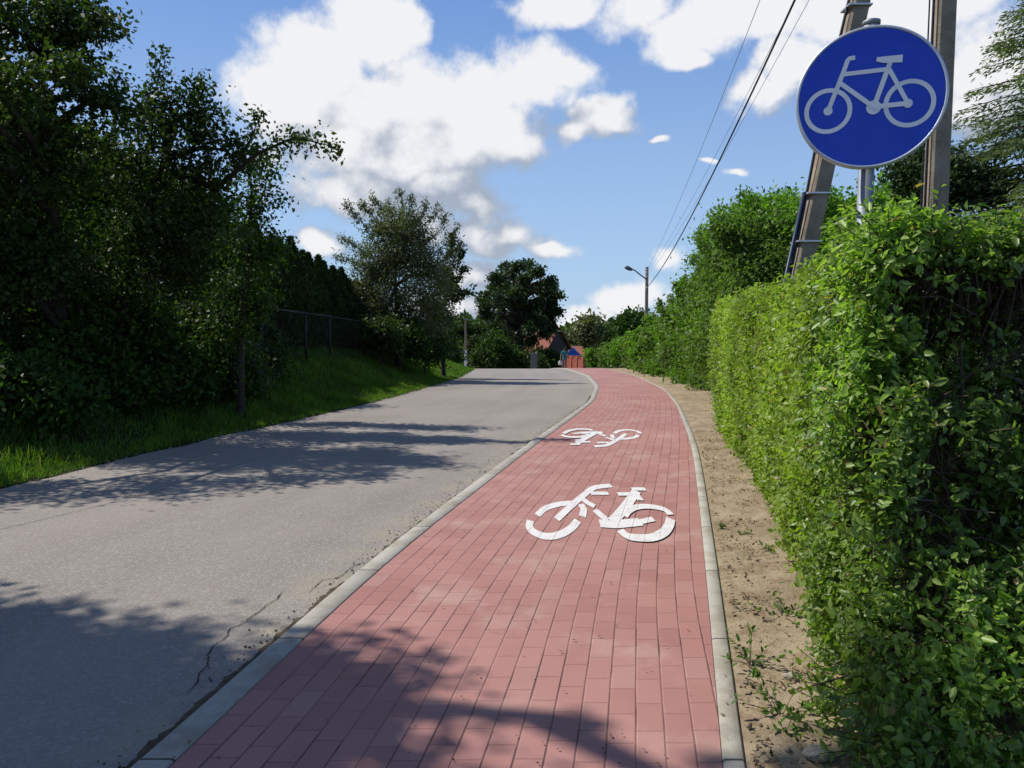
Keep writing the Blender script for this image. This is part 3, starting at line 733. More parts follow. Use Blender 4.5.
# wire fence on the bank
fp = [P(262, 356, 16.6), P(306, 352, 19), P(330, 351, 21), P(364, 350, 24.5), P(392, 350, 28)]
fe = empty('wire_fence', (fp[2][0], fp[2][1], float(H(fp[2][0], fp[2][1]))), 'low wire mesh fence with thin posts and top rail on the left bank', 'fence')
tops = []
for p in fp:
    g0 = float(H(p[0], p[1])); mb = MB(); mb.tube([(p[0], p[1], g0-.1), (p[0], p[1], g0+1.28)], .032, 8); mb.build('post', M['fence'], fe, True, fe.location); tops.append((p[0], p[1], g0))
mb = MB(); ml = MB()
for a, b_ in zip(tops[:-1], tops[1:]):
    mb.tube([(a[0], a[1], a[2]+1.25), (b_[0], b_[1], b_[2]+1.25)], .024, 6)
    L = math.dist(a, b_); n = int(L/.1)
    for i in range(-12, n):
        for s_ in (1, -1):
            t0, t1 = i/n, (i+12)/n; z0, z1 = (0.05, 1.22) if s_ > 0 else (1.22, .05)
            c0, c1_ = max(t0, 0), min(t1, 1)
            if c1_ <= c0: continue
            zz = lambda t: z0+(z1-z0)*(t-t0)/(t1-t0)
            ml.tube([tuple(np.array(a)*(1-c0)+np.array(b_)*c0+np.array([0, 0, zz(c0)])), tuple(np.array(a)*(1-c1_)+np.array(b_)*c1_+np.array([0, 0, zz(c1_)]))], .0025, 3, False)
mb.build('rail', M['fence'], fe, True, fe.location); ml.build('mesh', M['fence'], fe, org=fe.location)

# grey-olive tree with fine upright sprays
wb = P(398, 352, 27)[:2]
def upspray(px, py, px2, py2, Y, r=.02): return ([P(px, py, Y), P((px+px2)/2+4, (py+py2)/2, Y), P(px2, py2, Y)], r)
tree('tree', 'grey-olive willowy tree with fine upright twigs beyond the wire fence', 'tree', wb, [P(397, 320, 27), P(396, 270, 27)],
     [B(385, 250, 27, 30, 34), B(412, 250, 27, 32, 36), B(370, 275, 27, 26, 34), B(398, 225, 27, 30, 22), B(430, 275, 27, 26, 34), B(390, 295, 27, 36, 34), B(425, 315, 27, 30, 30), B(375, 318, 27, 24, 24)],
     M['olive'], 2.3, 24, .2, .095, .34, tr=.16, sprays=[upspray(372, 240, 345, 205, 27), upspray(385, 225, 372, 196, 27), upspray(400, 215, 398, 190, 27), upspray(415, 222, 428, 200, 27), upspray(430, 240, 447, 215, 27), upspray(365, 255, 338, 235, 27), upspray(440, 262, 462, 240, 27), upspray(405, 220, 410, 195, 27), upspray(380, 232, 358, 200, 27), upspray(392, 225, 385, 200, 27), upspray(422, 226, 440, 205, 27), upspray(436, 252, 458, 226, 27), upspray(362, 268, 336, 256, 27)])
tree('tree', 'thin dark tree with sparse twigs right beside the grey-olive tree', 'tree', P(443, 356, 30)[:2], [P(443, 320, 30), P(445, 280, 30)],
     [B(438, 315, 30, 12, 26), B(447, 285, 30, 10, 18), B(442, 338, 30, 13, 18)], M['dark'], 4, 20, .2, .12, .55, tr=.1,
     sprays=[upspray(446, 285, 466, 268, 30), upspray(446, 300, 470, 290, 30), upspray(446, 270, 462, 248, 30), upspray(445, 262, 452, 236, 30)])
for px, py, Y, rx, ry_, lab, mt in [(380, 332, 24.5, 22, 18, 'rounded green bush on the bank in front of the grey-olive tree', 'dark'), (405, 335, 26, 22, 20, 'low green bush under the grey-olive tree', 'dark2'), (425, 340, 28, 24, 18, 'dark low bush on the bank where the road disappears', 'dark')]:
    b_ = B(px, py, Y, rx, ry_)
    tree('shrub', lab, 'shrub', (b_[0], b_[1]), [(b_[0], b_[1], b_[2])], [b_, (b_[0]+.3, b_[1], b_[2]-b_[5]*.6, b_[3]*.8, b_[4]*.8, b_[5]*.7)], M[mt], 4, 20, .18, .09, .6, tr=.04, leaf_part='foliage')

# ------------------------------------------------------------------ hedges along the path (right)
def face_x(y): return np.interp(y, [-4, 1.3, 2.57, 4.9, 6.6, 9.6, 11.5, 14], [-.02, .93, 1.18, 1.80, 2.16, 2.66, 2.98, 3.3])
def hedge(name, label, y0, y1, h0, h1, thick, sprigs, nl, ls, lw, mat_, rich, twig_frac, hollow=None, bulge=.10, inner=.3, sl=.11, endface=False, foot=.12):
    cy = (y0+y1)/2; base = (float(face_x(cy))+thick/2, cy, float(H(face_x(cy)+thick/2, cy)))
    root = empty(name, base, label, 'hedge')
    n = sprigs; kind = RNG.random(n); yy = y0+(y1-y0)*RNG.random(n); hh = h0+(h1-h0)*(yy-y0)/(y1-y0)
    s = RNG.random(n)
    face = kind < .56; top = (kind >= .56) & (kind < .56+.22); endf = (kind >= .78) & (kind < .86); ins_ = kind >= .86
    dep = np.where(face, RNG.exponential(.075, n), np.where(top, RNG.random(n)*thick, np.where(endf, RNG.random(n)*thick, .15+RNG.random(n)*(thick-.2))))
    zz = np.where(face, foot+(hh-foot)*s, np.where(top, hh-RNG.exponential(.05, n), np.where(endf, foot+(hh-foot)*s, .1+(hh-.2)*s)))
    ye = np.where(endf, np.where(RNG.random(n) < .5, y0+RNG.exponential(.06, n), y1-RNG.exponential(.06, n)), yy)
    bl = np.array([mnoise.noise(Vector((0, a*1.6, b*1.6))) + .6*mnoise.noise(Vector((3, a*4.5, b*4.5))) for a, b in zip(ye, zz)])
    dep = dep-bulge*bl
    rnd_ = np.clip((zz-hh+.22)/.22, 0, 1); dep = dep+np.where(face, .12*rnd_**2, 0)
    low = np.clip((.5-zz)/.5, 0, 1); dep = dep+np.where(face, .10*low*RNG.random(n), 0)
    x = face_x(ye)+dep; zg = prof(ye)+.03; base_p = np.stack([x, ye, zg+zz+np.where(top, .06*bl, 0)], 1)
    nrm = np.where(face[:, None], np.array([-.97, .2, .15]), np.where(top[:, None], np.array([-.15, 0, 1.]), np.where(endf[:, None], np.stack([np.zeros(n), np.where(ye < cy, -1., 1.), np.zeros(n)+.2], 1), np.array([-.3, -.1, .9]))))
    if hollow is None:
        ff = np.array([mnoise.noise(Vector((1, a*1.7, b*1.7)))+.7*mnoise.noise(Vector((4, a*6, b*6))) for a, b in zip(ye, zz)]); keep = RNG.random(n) < np.clip(.78+ff*1.4, .18, 1); base_p = base_p[keep]; nrm = nrm[keep]; n = len(base_p); face = face[keep]
    d = unit(nrm+RNG.normal(size=(n, 3))*.55+np.array([0, 0, .25])); L = sl*(.5+RNG.random(n))
    i = np.tile(np.arange(nl), n); r_ = np.repeat(np.arange(n), nl)
    t = (i+.5)/nl
    p = base_p[r_]+d[r_]*(L[r_]*t)[:, None]
    side = unit(np.cross(d[r_], rdir(len(r_)))); side = side*np.where(i % 2 == 0, 1, -1)[:, None]
    axl = unit(d[r_]*.55+side*.9+np.array([0, 0, -.1])); nn = unit(nrm[r_]*.8+RNG.normal(size=(len(r_), 3))*.5+np.array([0, 0, .45]))
    sz_ = ls*(.5+.85*RNG.random(len(r_)))*(1.1-.4*np.abs(t-.5))
    leaf_mesh('foliage', p, axl, nn, sz_, sz_*lw, mat_, root, base, rich)
    mb = MB(); pick = RNG.random(n) < twig_frac
    for j in np.nonzero(pick)[0]:
        a = Vector(base_p[j]); e = a+Vector(d[j])*float(L[j]); a2 = a-Vector(d[j])*.16+Vector((.10, 0, -.08)); mb.tube([a2, a, e], [.0035, .0026, .0012], 3, False)
    # woody stems inside
    for _ in range(int((y1-y0)*26)):
        y = y0+RNG.random()*(y1-y0); x0 = float(face_x(y))+.18+RNG.random()*(thick-.25); q = [Vector((x0, y, float(prof(y))))]
        hgt = (h0+(h1-h0)*(y-y0)/(y1-y0))*(.6+.38*RNG.random()); m = 7
        for u in range(m):
            n_ = q[-1]+Vector((RNG.normal()*.04, RNG.normal()*.05, hgt/m)); n_.x = max(n_.x, float(face_x(n_.y))+.16); q.append(n_)
        mb.tube(q, [.011*(1-.8*u/m) for u in range(m+1)], 5, False)
        for u in range(2, m):
            for _b in range(2):
                dd = Vector((-.35+RNG.normal()*.4, RNG.normal()*.7, .35+RNG.random()*.3)); e = q[u]+dd*.14; mb.tube([q[u], q[u]+dd*.08+Vector((0, 0, .01)), e+Vector(RNG.normal(size=3)*.02)], [.005, .0035, .0018], 3, False)
    mb.build('stems', M['twig'], root, org=base)
    return root
def near_hedge():
    """a deep leafy hedge block: sunlit side towards the path, shaded front face with gaps and bare stems"""
    Y0, Y1, HT, X1 = 2.80, 3.62, 1.80, 3.6
    base = (2.2, 3.2, float(H(2.2, 3.2))); root = empty('hedge', base, 'near leafy hedge with dark gaps and bare twigs, under the bicycle sign', 'hedge')
    fr = lambda z: Y0-.80*np.clip(1-z/1.45, 0, 1)**1.25            # the foot spreads towards the viewer
    n = 23000; kind = RNG.random(n); s1 = RNG.random(n); s2 = RNG.random(n)
    side = kind < .20; front = (kind >= .20) & (kind < .66); top = (kind >= .66) & (kind < .82); ins_ = kind >= .82
    z = np.where(top, HT-RNG.exponential(.05, n), .04+(HT-.04)*s2); yf = fr(z)
    e = RNG.exponential(.07, n)
    y = np.where(side, yf+(Y1-yf)*s1, np.where(front, yf+e, np.where(top, Y0+(Y1-Y0)*s1, yf+.15+(Y1-yf-.1)*s1)))
    fx = face_x(np.maximum(y, 2.2))+.06
    x = np.where(side, fx+e, np.where(front, fx+(X1-fx)*s1**1.15, fx+(X1-fx)*RNG.random(n)))
    bl = np.array([mnoise.noise(Vector((a*2.0, b*2.0, c*2.0)))+.6*mnoise.noise(Vector((a*5, b*5, c*5))) for a, b, c in zip(x, y, z)])
    x = x-.14*np.clip(1-z/.6, 0, 1)*np.clip((3.2-y)/.5, 0, 1); x = x-np.where(side, .10*bl, 0); y = y-np.where(front, .13*bl, 0); z = z+np.where(top, .10*bl, 0)
    corner = np.clip((z-HT+.2)/.2, 0, 1)**2; y = y+np.where(front, .10*corner, 0); x = x+np.where(side, .08*corner, 0)
    nrm = np.where(side[:, None], np.array([-.97, .1, .2]), np.where(front[:, None], np.array([-.1, -.97, .2]), np.where(top[:, None], np.array([-.1, -.1, 1.]), np.array([-.5, -.5, .7]))))
    f = np.array([mnoise.noise(Vector((2.4*a, 1.3+b, 2.4*c)))+.5*mnoise.noise(Vector((6*a, 7.3, 6*c))) for a, b, c in zip(x, y, z)])
    cent = np.exp(-((x-1.78)/.42)**2-((z-1.22)/.42)**2); low = np.exp(-((x-1.38)/.20)**2-((z-.66)/.17)**2)
    pr = np.clip(.62+f*2.3-.85*cent-.7*low, .03, 1); pr = np.where(side, np.clip(.8+f*1.6, .2, 1), np.where(top, np.clip(.95+f, .3, 1), pr)); pr = np.where(ins_, .9, pr)
    keep = RNG.random(n) < pr; P0 = np.stack([x, y, z+prof(y)+.03], 1)[keep]; nrm = nrm[keep]; bare = ~keep & front
    n2 = len(P0); nl = 7; d = unit(nrm+RNG.normal(size=(n2, 3))*.55+np.array([0, 0, .3])); L = .12*(.5+RNG.random(n2))
    i = np.tile(np.arange(nl), n2); r_ = np.repeat(np.arange(n2), nl); t = (i+.5)/nl
    p = P0[r_]+d[r_]*(L[r_]*t)[:, None]; sd = unit(np.cross(d[r_], rdir(len(r_))))*np.where(i % 2 == 0, 1, -1)[:, None]
    axl = unit(d[r_]*.55+sd*.9+np.array([0, 0, -.15])); nn = unit(nrm[r_]*.7+RNG.normal(size=(len(r_), 3))*.55+np.array([0, 0, .5]))
    sz_ = .040*(.35+.95*RNG.random(len(r_))**1.4)*(1.1-.4*np.abs(t-.5))
    leaf_mesh('foliage', p, axl, nn, sz_, sz_*.52, M['hedge'], root, base, True)
    mb = MB()
    for j in np.nonzero(RNG.random(n2) < .3)[0]:
        a = Vector(P0[j]); dd = Vector(d[j]); mb.tube([a-dd*.16+Vector((.02, .08, -.07)), a, a+dd*float(L[j])], [.0035, .0026, .0012], 3, False)
    for _ in range(60):
        x0 = 1.35+RNG.random()*2.2; y0 = 2.62+RNG.random()*.7; q = [Vector((x0, y0, float(prof(y0))))]; hgt = HT*(.6+.36*RNG.random()); m = 9
        for u in range(m):
            n_ = q[-1]+Vector((RNG.normal()*.045, RNG.normal()*.045-.005, hgt/m)); n_.y = max(n_.y, float(fr(n_.z))+.08); n_.x = max(n_.x, float(face_x(n_.y))+.2); q.append(n_)
        mb.tube(q, [.013*(1-.8*u/m) for u in range(m+1)], 5, False)
        for u in range(1, m):
            for _b in range(3):
                dd = Vector((RNG.normal()*.7, -.45+RNG.normal()*.5, .25+RNG.random()*.3)).normalized(); ll = .12+.16*RNG.random(); k1 = q[u]+dd*ll*.5+Vector((0, 0, .012)); e_ = q[u]+dd*ll+Vector(RNG.normal(size=3)*.03)
                mb.tube([q[u], k1, e_], [.0048, .0034, .0016], 3, False)
                mb.tube([k1, k1+Vector(RNG.normal(size=3)*.05)], [.0024, .001], 3, False)
    mb.build('stems', M['twig'], root, org=base)
near_hedge()
hedge('hedge', 'lighter neatly trimmed hedge farther along the sandy verge', 3.55, 10.6, 1.68, 1.76, 1.0, 36000, 7, .040, .58, M['hedge_mid'], False, .10, None, .07, sl=.09)

# loose shoots standing out of the near hedge low down and on the verge
wl = [('leafy shoot with small leaves spreading from the hedge foot onto the sand', 1.02, 3.15, .22, 60), ('low leafy shoot at the hedge foot near the bottom of the photo', 1.0, 2.72, .2, 60), ('bushy shoot at the foot of the hedge beside the bare twigs', 1.35, 3.7, .26, 60)]
def weed(label, x, y, r, n, name='weed', cat='weed', group='weeds and shoots on the sandy verge', s=.03):
    base = (x, y, vz(x, y)-.01); w = empty(name, base, label, cat, group)
    st = MB(); P_ = []; A = []
    for _ in range(max(3, n//8)):
        d = Vector((RNG.normal()*.6, RNG.normal()*.6, .5+RNG.random()*.5)).normalized(); L = r*(.6+.6*RNG.random()); q = [Vector(base)+d*L*u+Vector((0, 0, -.3*L*u*u)) for u in np.linspace(0, 1, 5)]
        st.tube(q, [.0022, .002, .0017, .0013, .001], 3, False)
        for _k in range(8):
            u = .2+.8*RNG.random(); P_.append(np.array(q[0].lerp(q[-1], u))+np.array([0, 0, .1*L*u])); A.append(np.array(d)*.4+RNG.normal(size=3)*.8)
    st.build('stem', M['twig'], w, org=base)
    P_ = np.array(P_); A = np.array(A); m = len(P_)
    leaf_mesh('leaves', P_, A, unit(RNG.normal(size=(m, 3))*.4+np.array([0, 0, 1])), s*(.6+.8*RNG.random(m)), s*.55, M['weed'], w, base, True)
for l, x, y, r, n in wl: weed(l, x, y, r, n)
for l, px, py, r, n in [('tiny green weed in the middle of the sandy strip', 722, 528, .06, 20), ('small weed with pointed leaves on the sand beside the edging', 742, 535, .07, 26), ('small weed on the sand close to the hedge', 768, 552, .08, 26),
                     ('lone weed at the bottom of the sandy verge', 785, 738, .09, 40), ('small green weed halfway down the sandy verge', 787, 612, .08, 30), ('flat little weed near the concrete edging', 757, 676, .05, 12)]:
    g = G(px, py, .05); weed(l, float(g[0]), float(g[1]), r, n, s=.024)
N = 260; yy = 2.3+RNG.random(N)**1.6*16; xx = XL(yy)-.5+RNG.random(N)**.8*(XR(yy)-XL(yy)+.55); zz_ = prof(yy)+np.where(xx < XL(yy)-KW, .010, PZ+.010)
tag(leaf_mesh('fallen_leaf_bits', np.stack([xx, yy, zz_], 1), RNG.normal(size=(N, 3))*np.array([1, 1, .1]), rdir(N)*.2+np.array([0, 0, 1]), .008+.016*RNG.random(N)**2, .009, M['litter'], rich=True), 'sparse bits of fallen leaves and dirt on the pavers and kerb', 'leaf bits', kind='stuff')
N = 2600; yy = 1.5+RNG.random(N)*14; xx = XL(yy)-KW-.005-np.abs(RNG.normal(size=N))*.09
GRIT = (np.stack([xx, yy, prof(yy)+.009], 1), .0015+.006*RNG.random(N)**3)
# litter, clods and pebbles on the sand
N = 6000; yy = 1.6+RNG.random(N)**1.5*9; xx = XR(yy)+.1+RNG.random(N)*(face_x(yy)-XR(yy)+.15); kp = np.array([mnoise.noise(Vector((a*3.2, b*3.2, 6)))+.5*mnoise.noise(Vector((a*9, b*9, 2))) > .22 for a, b in zip(xx, yy)]); xx = xx[kp]; yy = yy[kp]; N = len(xx); pos = np.stack([xx, yy, prof(yy)+.062+.01*RNG.random(N)], 1)
tag(leaf_mesh('leaf_litter', pos, RNG.normal(size=(N, 3))*np.array([1, 1, .25]), rdir(N)*.35+np.array([0, 0, 1]), .012+.022*RNG.random(N), .012, M['litter'], rich=True), 'dry brown and yellow leaf bits scattered over the sandy verge', 'leaf litter', kind='stuff')
def rocks(name, pts, rad, m, label, cat):
    ico = bmesh.new(); bmesh.ops.create_icosphere(ico, subdivisions=1, radius=1); bv = np.array([v.co[:] for v in ico.verts]); bf = np.array([[v.index for v in f.verts] for f in ico.faces]); ico.free()
    V = []; Fs = []
    for i, (p, r) in enumerate(zip(pts, rad)):
        s = r*(.6+.6*RNG.random(3))*np.array([1, 1, .6]); V.append(bv*s*(1+.25*RNG.normal(size=(len(bv), 1)))+p); Fs.append(bf+i*len(bv))
    return tag(np_mesh(name, np.concatenate(V), np.concatenate(Fs), m), label, cat, kind='stuff')
rocks('gutter_grit', GRIT[0], GRIT[1], M['dirt'], 'fine grit and crumbs gathered in the gutter along the left kerb of the path', 'grit')
N = 1100; yy = 1.6+RNG.random(N)**1.4*9; xx = XR(yy)+.1+RNG.random(N)*(face_x(yy)-XR(yy)+.1)
rocks('soil_clods', np.stack([xx, yy, prof(yy)+.055], 1), .003+.012*RNG.random(N)**2.5, M['soil'], 'small clods of sandy soil lying along the verge', 'soil clods')
for px, py, r, lab in [(790, 681, .022, 'small pale stone on the sandy verge halfway to the hedge'), (817, 758, .035, 'larger pale stone at the hedge foot at the bottom of the verge')]:
    g = G(px, py, .06); bm_ = bmesh.new(); bmesh.ops.create_icosphere(bm_, subdivisions=3, radius=1)
    me = bpy.data.meshes.new('stone')
    for v in bm_.verts: v.co = Vector((v.co.x*r*1.3, v.co.y*r, v.co.z*r*.7))*(1+.25*mnoise.noise(v.co*1.7+Vector((px, 0, 0))))
    bm_.to_mesh(me); bm_.free(); me.materials.append(M['stone']); o = bpy.data.objects.new('stone', me); COL.objects.link(o); o.location = tuple(g+np.array([0, 0, .01])); tag(o, lab, 'stone')

# ------------------------------------------------------------------ right side: shrubs and trees behind and beyond the hedge
sil = ([565, 575, 585, 600, 620, 640, 655, 663, 680, 700, 720, 740, 760, 800, 860, 900], [352, 347, 341, 334, 326, 315, 300, 282, 258, 228, 204, 196, 204, 203, 190, 205])
def shrub_col(x, Y, rx, top, mt, lab, ls, depth=.0):
    g0 = float(H(x, Y)); h = top-g0; bl = []
    z = .35
    while z < h-.2:
        t = z/h; w_ = rx*(.95-.35*t*t)*(.85+.3*RNG.random())
        for _ in range(2 if t > .35 else 1): bl.append((x+RNG.normal()*rx*.28, Y+RNG.normal()*rx*.25, g0+z, w_*.8, w_*.8, .48))
        z += .5
    for _ in range(5):
        a = RNG.random()*6.28; bl.append((x+math.cos(a)*rx*.55, Y+math.sin(a)*rx*.4, g0+h*(.70+.22*RNG.random()), rx*.36, rx*.36, .32))
    spr = []
    for _ in range(9):
        a = RNG.normal()*rx*.5; spr.append(([(x+a*.6, Y, top-.5), (x+a*.8, Y, top-.25), (x+a, Y+RNG.normal()*.2, top+.1+.25*RNG.random())], .010))
    tree('shrub', lab, 'shrub', (x, Y), [(x, Y, g0+.5), (x, Y, g0+h*.8)], bl, M[mt], 2.7 if Y < 22 else 1.9, 20, .19, ls, .55, tr=.05, leaf_part='foliage', twigs=.12, group='green shrubs along the right of the path', sprays=spr)
row = [(13.2, 'shrub_r2', 'shrub filling the gap right at the end of the trimmed hedge'), (15.8, 'shrub_r2', 'olive green shrub where the sandy verge narrows'), (18.3, 'shrub_r', 'second shrub of the row after the trimmed hedge'), (21, 'shrub_r2', 'third shrub of the row after the trimmed hedge'), (24, 'shrub_r', 'fourth shrub of the row after the trimmed hedge, below the dropping cable'),
       (27, 'shrub_r2', 'fifth shrub of the row, just right of the street lamp'), (30.5, 'shrub_r', 'sixth shrub of the row, in front of the street lamp'), (34, 'shrub_r2', 'seventh shrub of the row, beside the street lamp'), (38, 'shrub_r', 'eighth shrub of the row along the bend'),
       (42, 'shrub_r2', 'ninth shrub of the row along the bend'), (46, 'shrub_r', 'tenth shrub of the row, beside the bend'), (50, 'shrub_r2', 'eleventh shrub of the row, close to the red wall'), (55, 'shrub_r', 'last small shrub of the row, ending near the red wall')]
for Y, mt, lab in row:
    rx = 1.0 if Y < 30 else 1.15; x = float(XR(Y))+.08+.45+rx*.85; px = 512+F*x/Y
    top = P(px, np.interp(px-.95*rx*F/Y, *sil)+12, Y)[2]
    shrub_col(x, Y, rx, top, mt, lab, .07 if Y < 20 else .095 if Y < 32 else .13)
for px, Y, rx, lab in [(858, 12.6, 1.0, 'bright green shrub directly behind the leaning pole'), (815, 13.6, 1.0, 'bright green shrub rising just left of the leaning pole'), (790, 14.8, 1.05, 'tall bright green shrub two steps left of the leaning pole'),
                   (765, 16.5, 1.1, 'tallest bright green shrub above the trimmed hedge end'), (742, 19, 1.05, 'bright green shrub stepping down left of the tallest one'), (722, 22, 1.0, 'green shrub nearest the dropping black cable')]:
    shrub_col(P(px, 300, Y)[0], Y, rx, P(px, np.interp(px-.7*rx*F/Y, *sil)+8, Y)[2], 'shrub_r', lab, .075)
# dark deciduous tree and feathery conifer behind the near hedge
tree('tree', 'dark leafy tree seen between the sign and the upright pole', 'tree', P(925, 330, 18)[:2], [P(925, 260, 18), P(922, 200, 18)],
     [B(905, 175, 18, 20, 20), B(925, 160, 18, 22, 18), B(950, 168, 18, 24, 20), B(930, 195, 18, 40, 24), B(985, 190, 18, 30, 20), B(900, 205, 18, 26, 20)], M['oak'], 4, 24, .2, .09, .6, tr=.15)
cb = P(1036, 330, 17); cz0 = float(H(cb[0], cb[1]))
con = empty('conifer_tree', (cb[0], cb[1], cz0), 'feathery light green conifer at the right edge behind the hedge', 'tree')
mb = MB(); ztop = 9.5; mb.tube([(cb[0], cb[1], cz0-.1), (cb[0], cb[1], ztop)], [.16, .02], 10); mb.build('trunk', M['bark'], con, True, con.location)
br = MB(); pos = []; axx = []
for j in range(230):
    t = RNG.random(); z = 1.6+t*(ztop-1.7); L = 2.9*(1-t)**.7+.3; a = RNG.random()*2*math.pi; d = Vector((math.cos(a), math.sin(a), .12)); q = [Vector((cb[0], cb[1], z))+d*L*u+Vector((0, 0, -.28*L*u*u+.16*L*max(0, u-.7))) for u in np.linspace(0, 1, 7)]
    br.tube(q, [.03*(1-.85*u)*(L/2) for u in np.linspace(0, 1, 7)], 4, False)
    m = int(L*95); u = .12+.88*RNG.random(m); base_q = np.array([np.array(q[0])*0+np.array(q[min(5, int(v*6))].lerp(q[min(6, int(v*6)+1)], v*6-int(v*6))) for v in u])
    sd = np.array([-d.y, d.x, 0])*(RNG.normal(size=(m, 1))*.20*(1.1-u)[:, None]*min(L, 1.6))
    pos.append(base_q+sd+np.stack([RNG.normal(size=m)*.03, RNG.normal(size=m)*.03, -.02-.16*RNG.random(m)**2], 1)); axx.append(np.array(d)*.8+unit(sd+1e-6)*.5+np.array([0, 0, -.5]))
br.build('branches', M['bark'], con, org=con.location)
pos = np.concatenate(pos); axx = np.concatenate([np.broadcast_to(a, (len(p), 3)) if np.ndim(a) == 1 else a for a, p in zip(axx, np.split(pos, np.cumsum([len(a) for a in axx])[:-1]))]); n = len(pos)
leaf_mesh('crown', pos, axx+RNG.normal(size=(n, 3))*.35, rdir(n), .12*(.6+.8*RNG.random(n)), .035, M['conifer'], con, con.location)

# ------------------------------------------------------------------ far end: oak, bushes, house, wall, person
OD = 72.
oakb = []; _t = 0
while len(oakb) < 60 and _t < 4000:
    _t += 1; a_ = RNG.random()*2*math.pi; r_ = RNG.random()**.5; x_ = 521+38*r_*math.cos(a_); y_ = 304+41*r_*math.sin(a_)
    if y_ > 325 and abs(x_-521) > 40-(y_-325)*.9: continue
    if y_ > 328 and x_ > 551: continue
    if all((x_-q[0])**2+(y_-q[1])**2 > 8.3**2 for q in oakb): oakb.append((x_, y_))
oakb = [B(x_, y_, OD+RNG.normal()*2.2, 4.6+2.6*RNG.random(), 3.8+2.2*RNG.random(), .7) for x_, y_ in oakb]
tree('oak_tree', 'large dark oak with gaps of sky in its crown where the road bends away', 'tree', P(521, 372, OD)[:2], [P(521, 345, OD), P(521, 315, OD), P(522, 290, OD)],
     oakb,
     M['oak'], 1.5, 17, .24, .22, .65, tr=.42, twigs=.25, hollow=2.2)
fb = [(494, 348, 64, 15, 16, 'dark2', 'green bush under the left side of the oak'), (484, 358, 62, 9, 9, 'dark', 'small dark bush where the grass meets the bend'), (512, 357, 66, 13, 10, 'dark', 'dark bush beside the oak trunk'), (545, 358, 68, 12, 8, 'dark2', 'green bush in front of the red-roofed house'),
      (476, 345, 80, 6, 9, 'thuja', 'small rounded dark conifer left of the oak'), (469, 352, 84, 10, 9, 'shrub_r2', 'pale distant bush left of the oak'), (530, 360, 64, 12, 7, 'dark', 'low dark bush near the grey cabinet'), (446, 352, 50, 10, 11, 'dark', 'dark bush at the end of the grass bank')]
for px, py, Y, rx, ry_, mt, lab in fb:
    b_ = B(px, py, Y, rx, ry_); s = Y/F
    bl = [b_]+[(b_[0]+RNG.normal()*rx*s*.5, b_[1], b_[2]-ry_*s*(.3+.4*RNG.random()), rx*s*.6, rx*s*.6, ry_*s*.6) for _ in range(3)]
    bl.append((b_[0], b_[1], float(H(b_[0], b_[1]))+.6, rx*s*.9, rx*s*.8, .8))
    tree('shrub', lab, 'shrub', (b_[0], b_[1]), [(b_[0], b_[1], b_[2])], bl, M[mt], 1.6, 24, .32, .22, .6, tr=.06, leaf_part='foliage', twigs=.1, group='bushes at the far bend')
for px, py, Y, rx, ry_, mt, lab in [(589, 326, 62, 11, 12, 'olive', 'pale loose tree rising over the end of the shrub row'), (640, 330, 70, 26, 22, 'dark2', 'distant tree behind the street lamp'), (455, 335, 90, 30, 22, 'dark', 'distant tree far left behind the bank bush'), (505, 345, 110, 30, 18, 'dark', 'distant tree behind the oak'), (560, 352, 120, 14, 8, 'dark2', 'distant low tree behind the house')]:
    s = Y/F; b_ = B(px, py, Y, rx*.8, ry_*.8); bl = [b_]+[(b_[0]+RNG.normal()*rx*s*.4, b_[1], b_[2]+(RNG.random()-.6)*ry_*s, rx*s*.5, rx*s*.5, ry_*s*.5) for _ in range(5)]
    bl.append((b_[0], b_[1], b_[2]-ry_*s, rx*s*.7, rx*s*.7, ry_*s*.8))
    tree('tree', lab, 'tree', (b_[0], b_[1]), [(b_[0], b_[1], b_[2])], bl, M[mt], 1.1, 22, .36, .26, .6, tr=.16, twigs=.15, group='trees far beyond the bend')
# far-off woodland closing the horizon
N = 60000; an = (RNG.random(N)-.5)*2.6; rd = 190+RNG.random(N)*60; x = rd*np.sin(an); y = rd*np.cos(an)
hh = np.array([7+4*mnoise.noise(Vector((a*22, 0, 0)))+2*mnoise.noise(Vector((a*90, 3, 0))) for a in an]); z = H(x, y)+RNG.random(N)**.7*hh; ff = (rd < 250)
tag(leaf_mesh('woodland', np.stack([x, y, z], 1), rdir(N), rdir(N)*.6+np.array([0, 0, .6]), 1.7*(.5+RNG.random(N)), 1.3, M['dark2']), 'distant woodland along the horizon', 'woodland', kind='stuff')

# house with the red roof
HD = 96.; rp = P(557, 327, HD); gz = float(H(rp[0], HD))
hc = Vector((rp[0], HD, gz)); ha = R(28)   # long axis runs left and away from the gable
ux = Vector((-math.cos(ha), math.sin(ha), 0)); uy = Vector((math.sin(ha), math.cos(ha), 0))
house = empty('house', tuple(hc), 'house with a steep red tiled roof and dark gable behind the oak', 'house')
hw, hl = 3.5, 5.5; eave = P(547, 347, HD)[2]; ridge = rp[2]
def hp(a, b_, z): v = ux*a+uy*b_; return (v.x, v.y, z-gz)
mb = MB(); mb.add([hp(0, -hw, gz), hp(hl, -hw, gz), hp(hl, hw, gz), hp(0, hw, gz), hp(0, -hw, eave), hp(hl, -hw, eave), hp(hl, hw, eave), hp(0, hw, eave)], [(0, 1, 5, 4), (1, 2, 6, 5), (2, 3, 7, 6)])
mb.build('wall', M['wall_lt'], house)
mb = MB(); mb.add([hp(0, -hw, gz), hp(0, hw, gz), hp(0, hw, eave), hp(0, 0, ridge-.12), hp(0, -hw, eave)], [(0, 1, 2, 3, 4)]); mb.build('gable', M['wall_dk'], house)
mb = MB(); mb.add([hp(hl, -hw, eave), hp(hl, hw, eave), hp(hl, 0, ridge-.12)], [(0, 1, 2)])
mb.build('gable', M['wall_dk'], house)
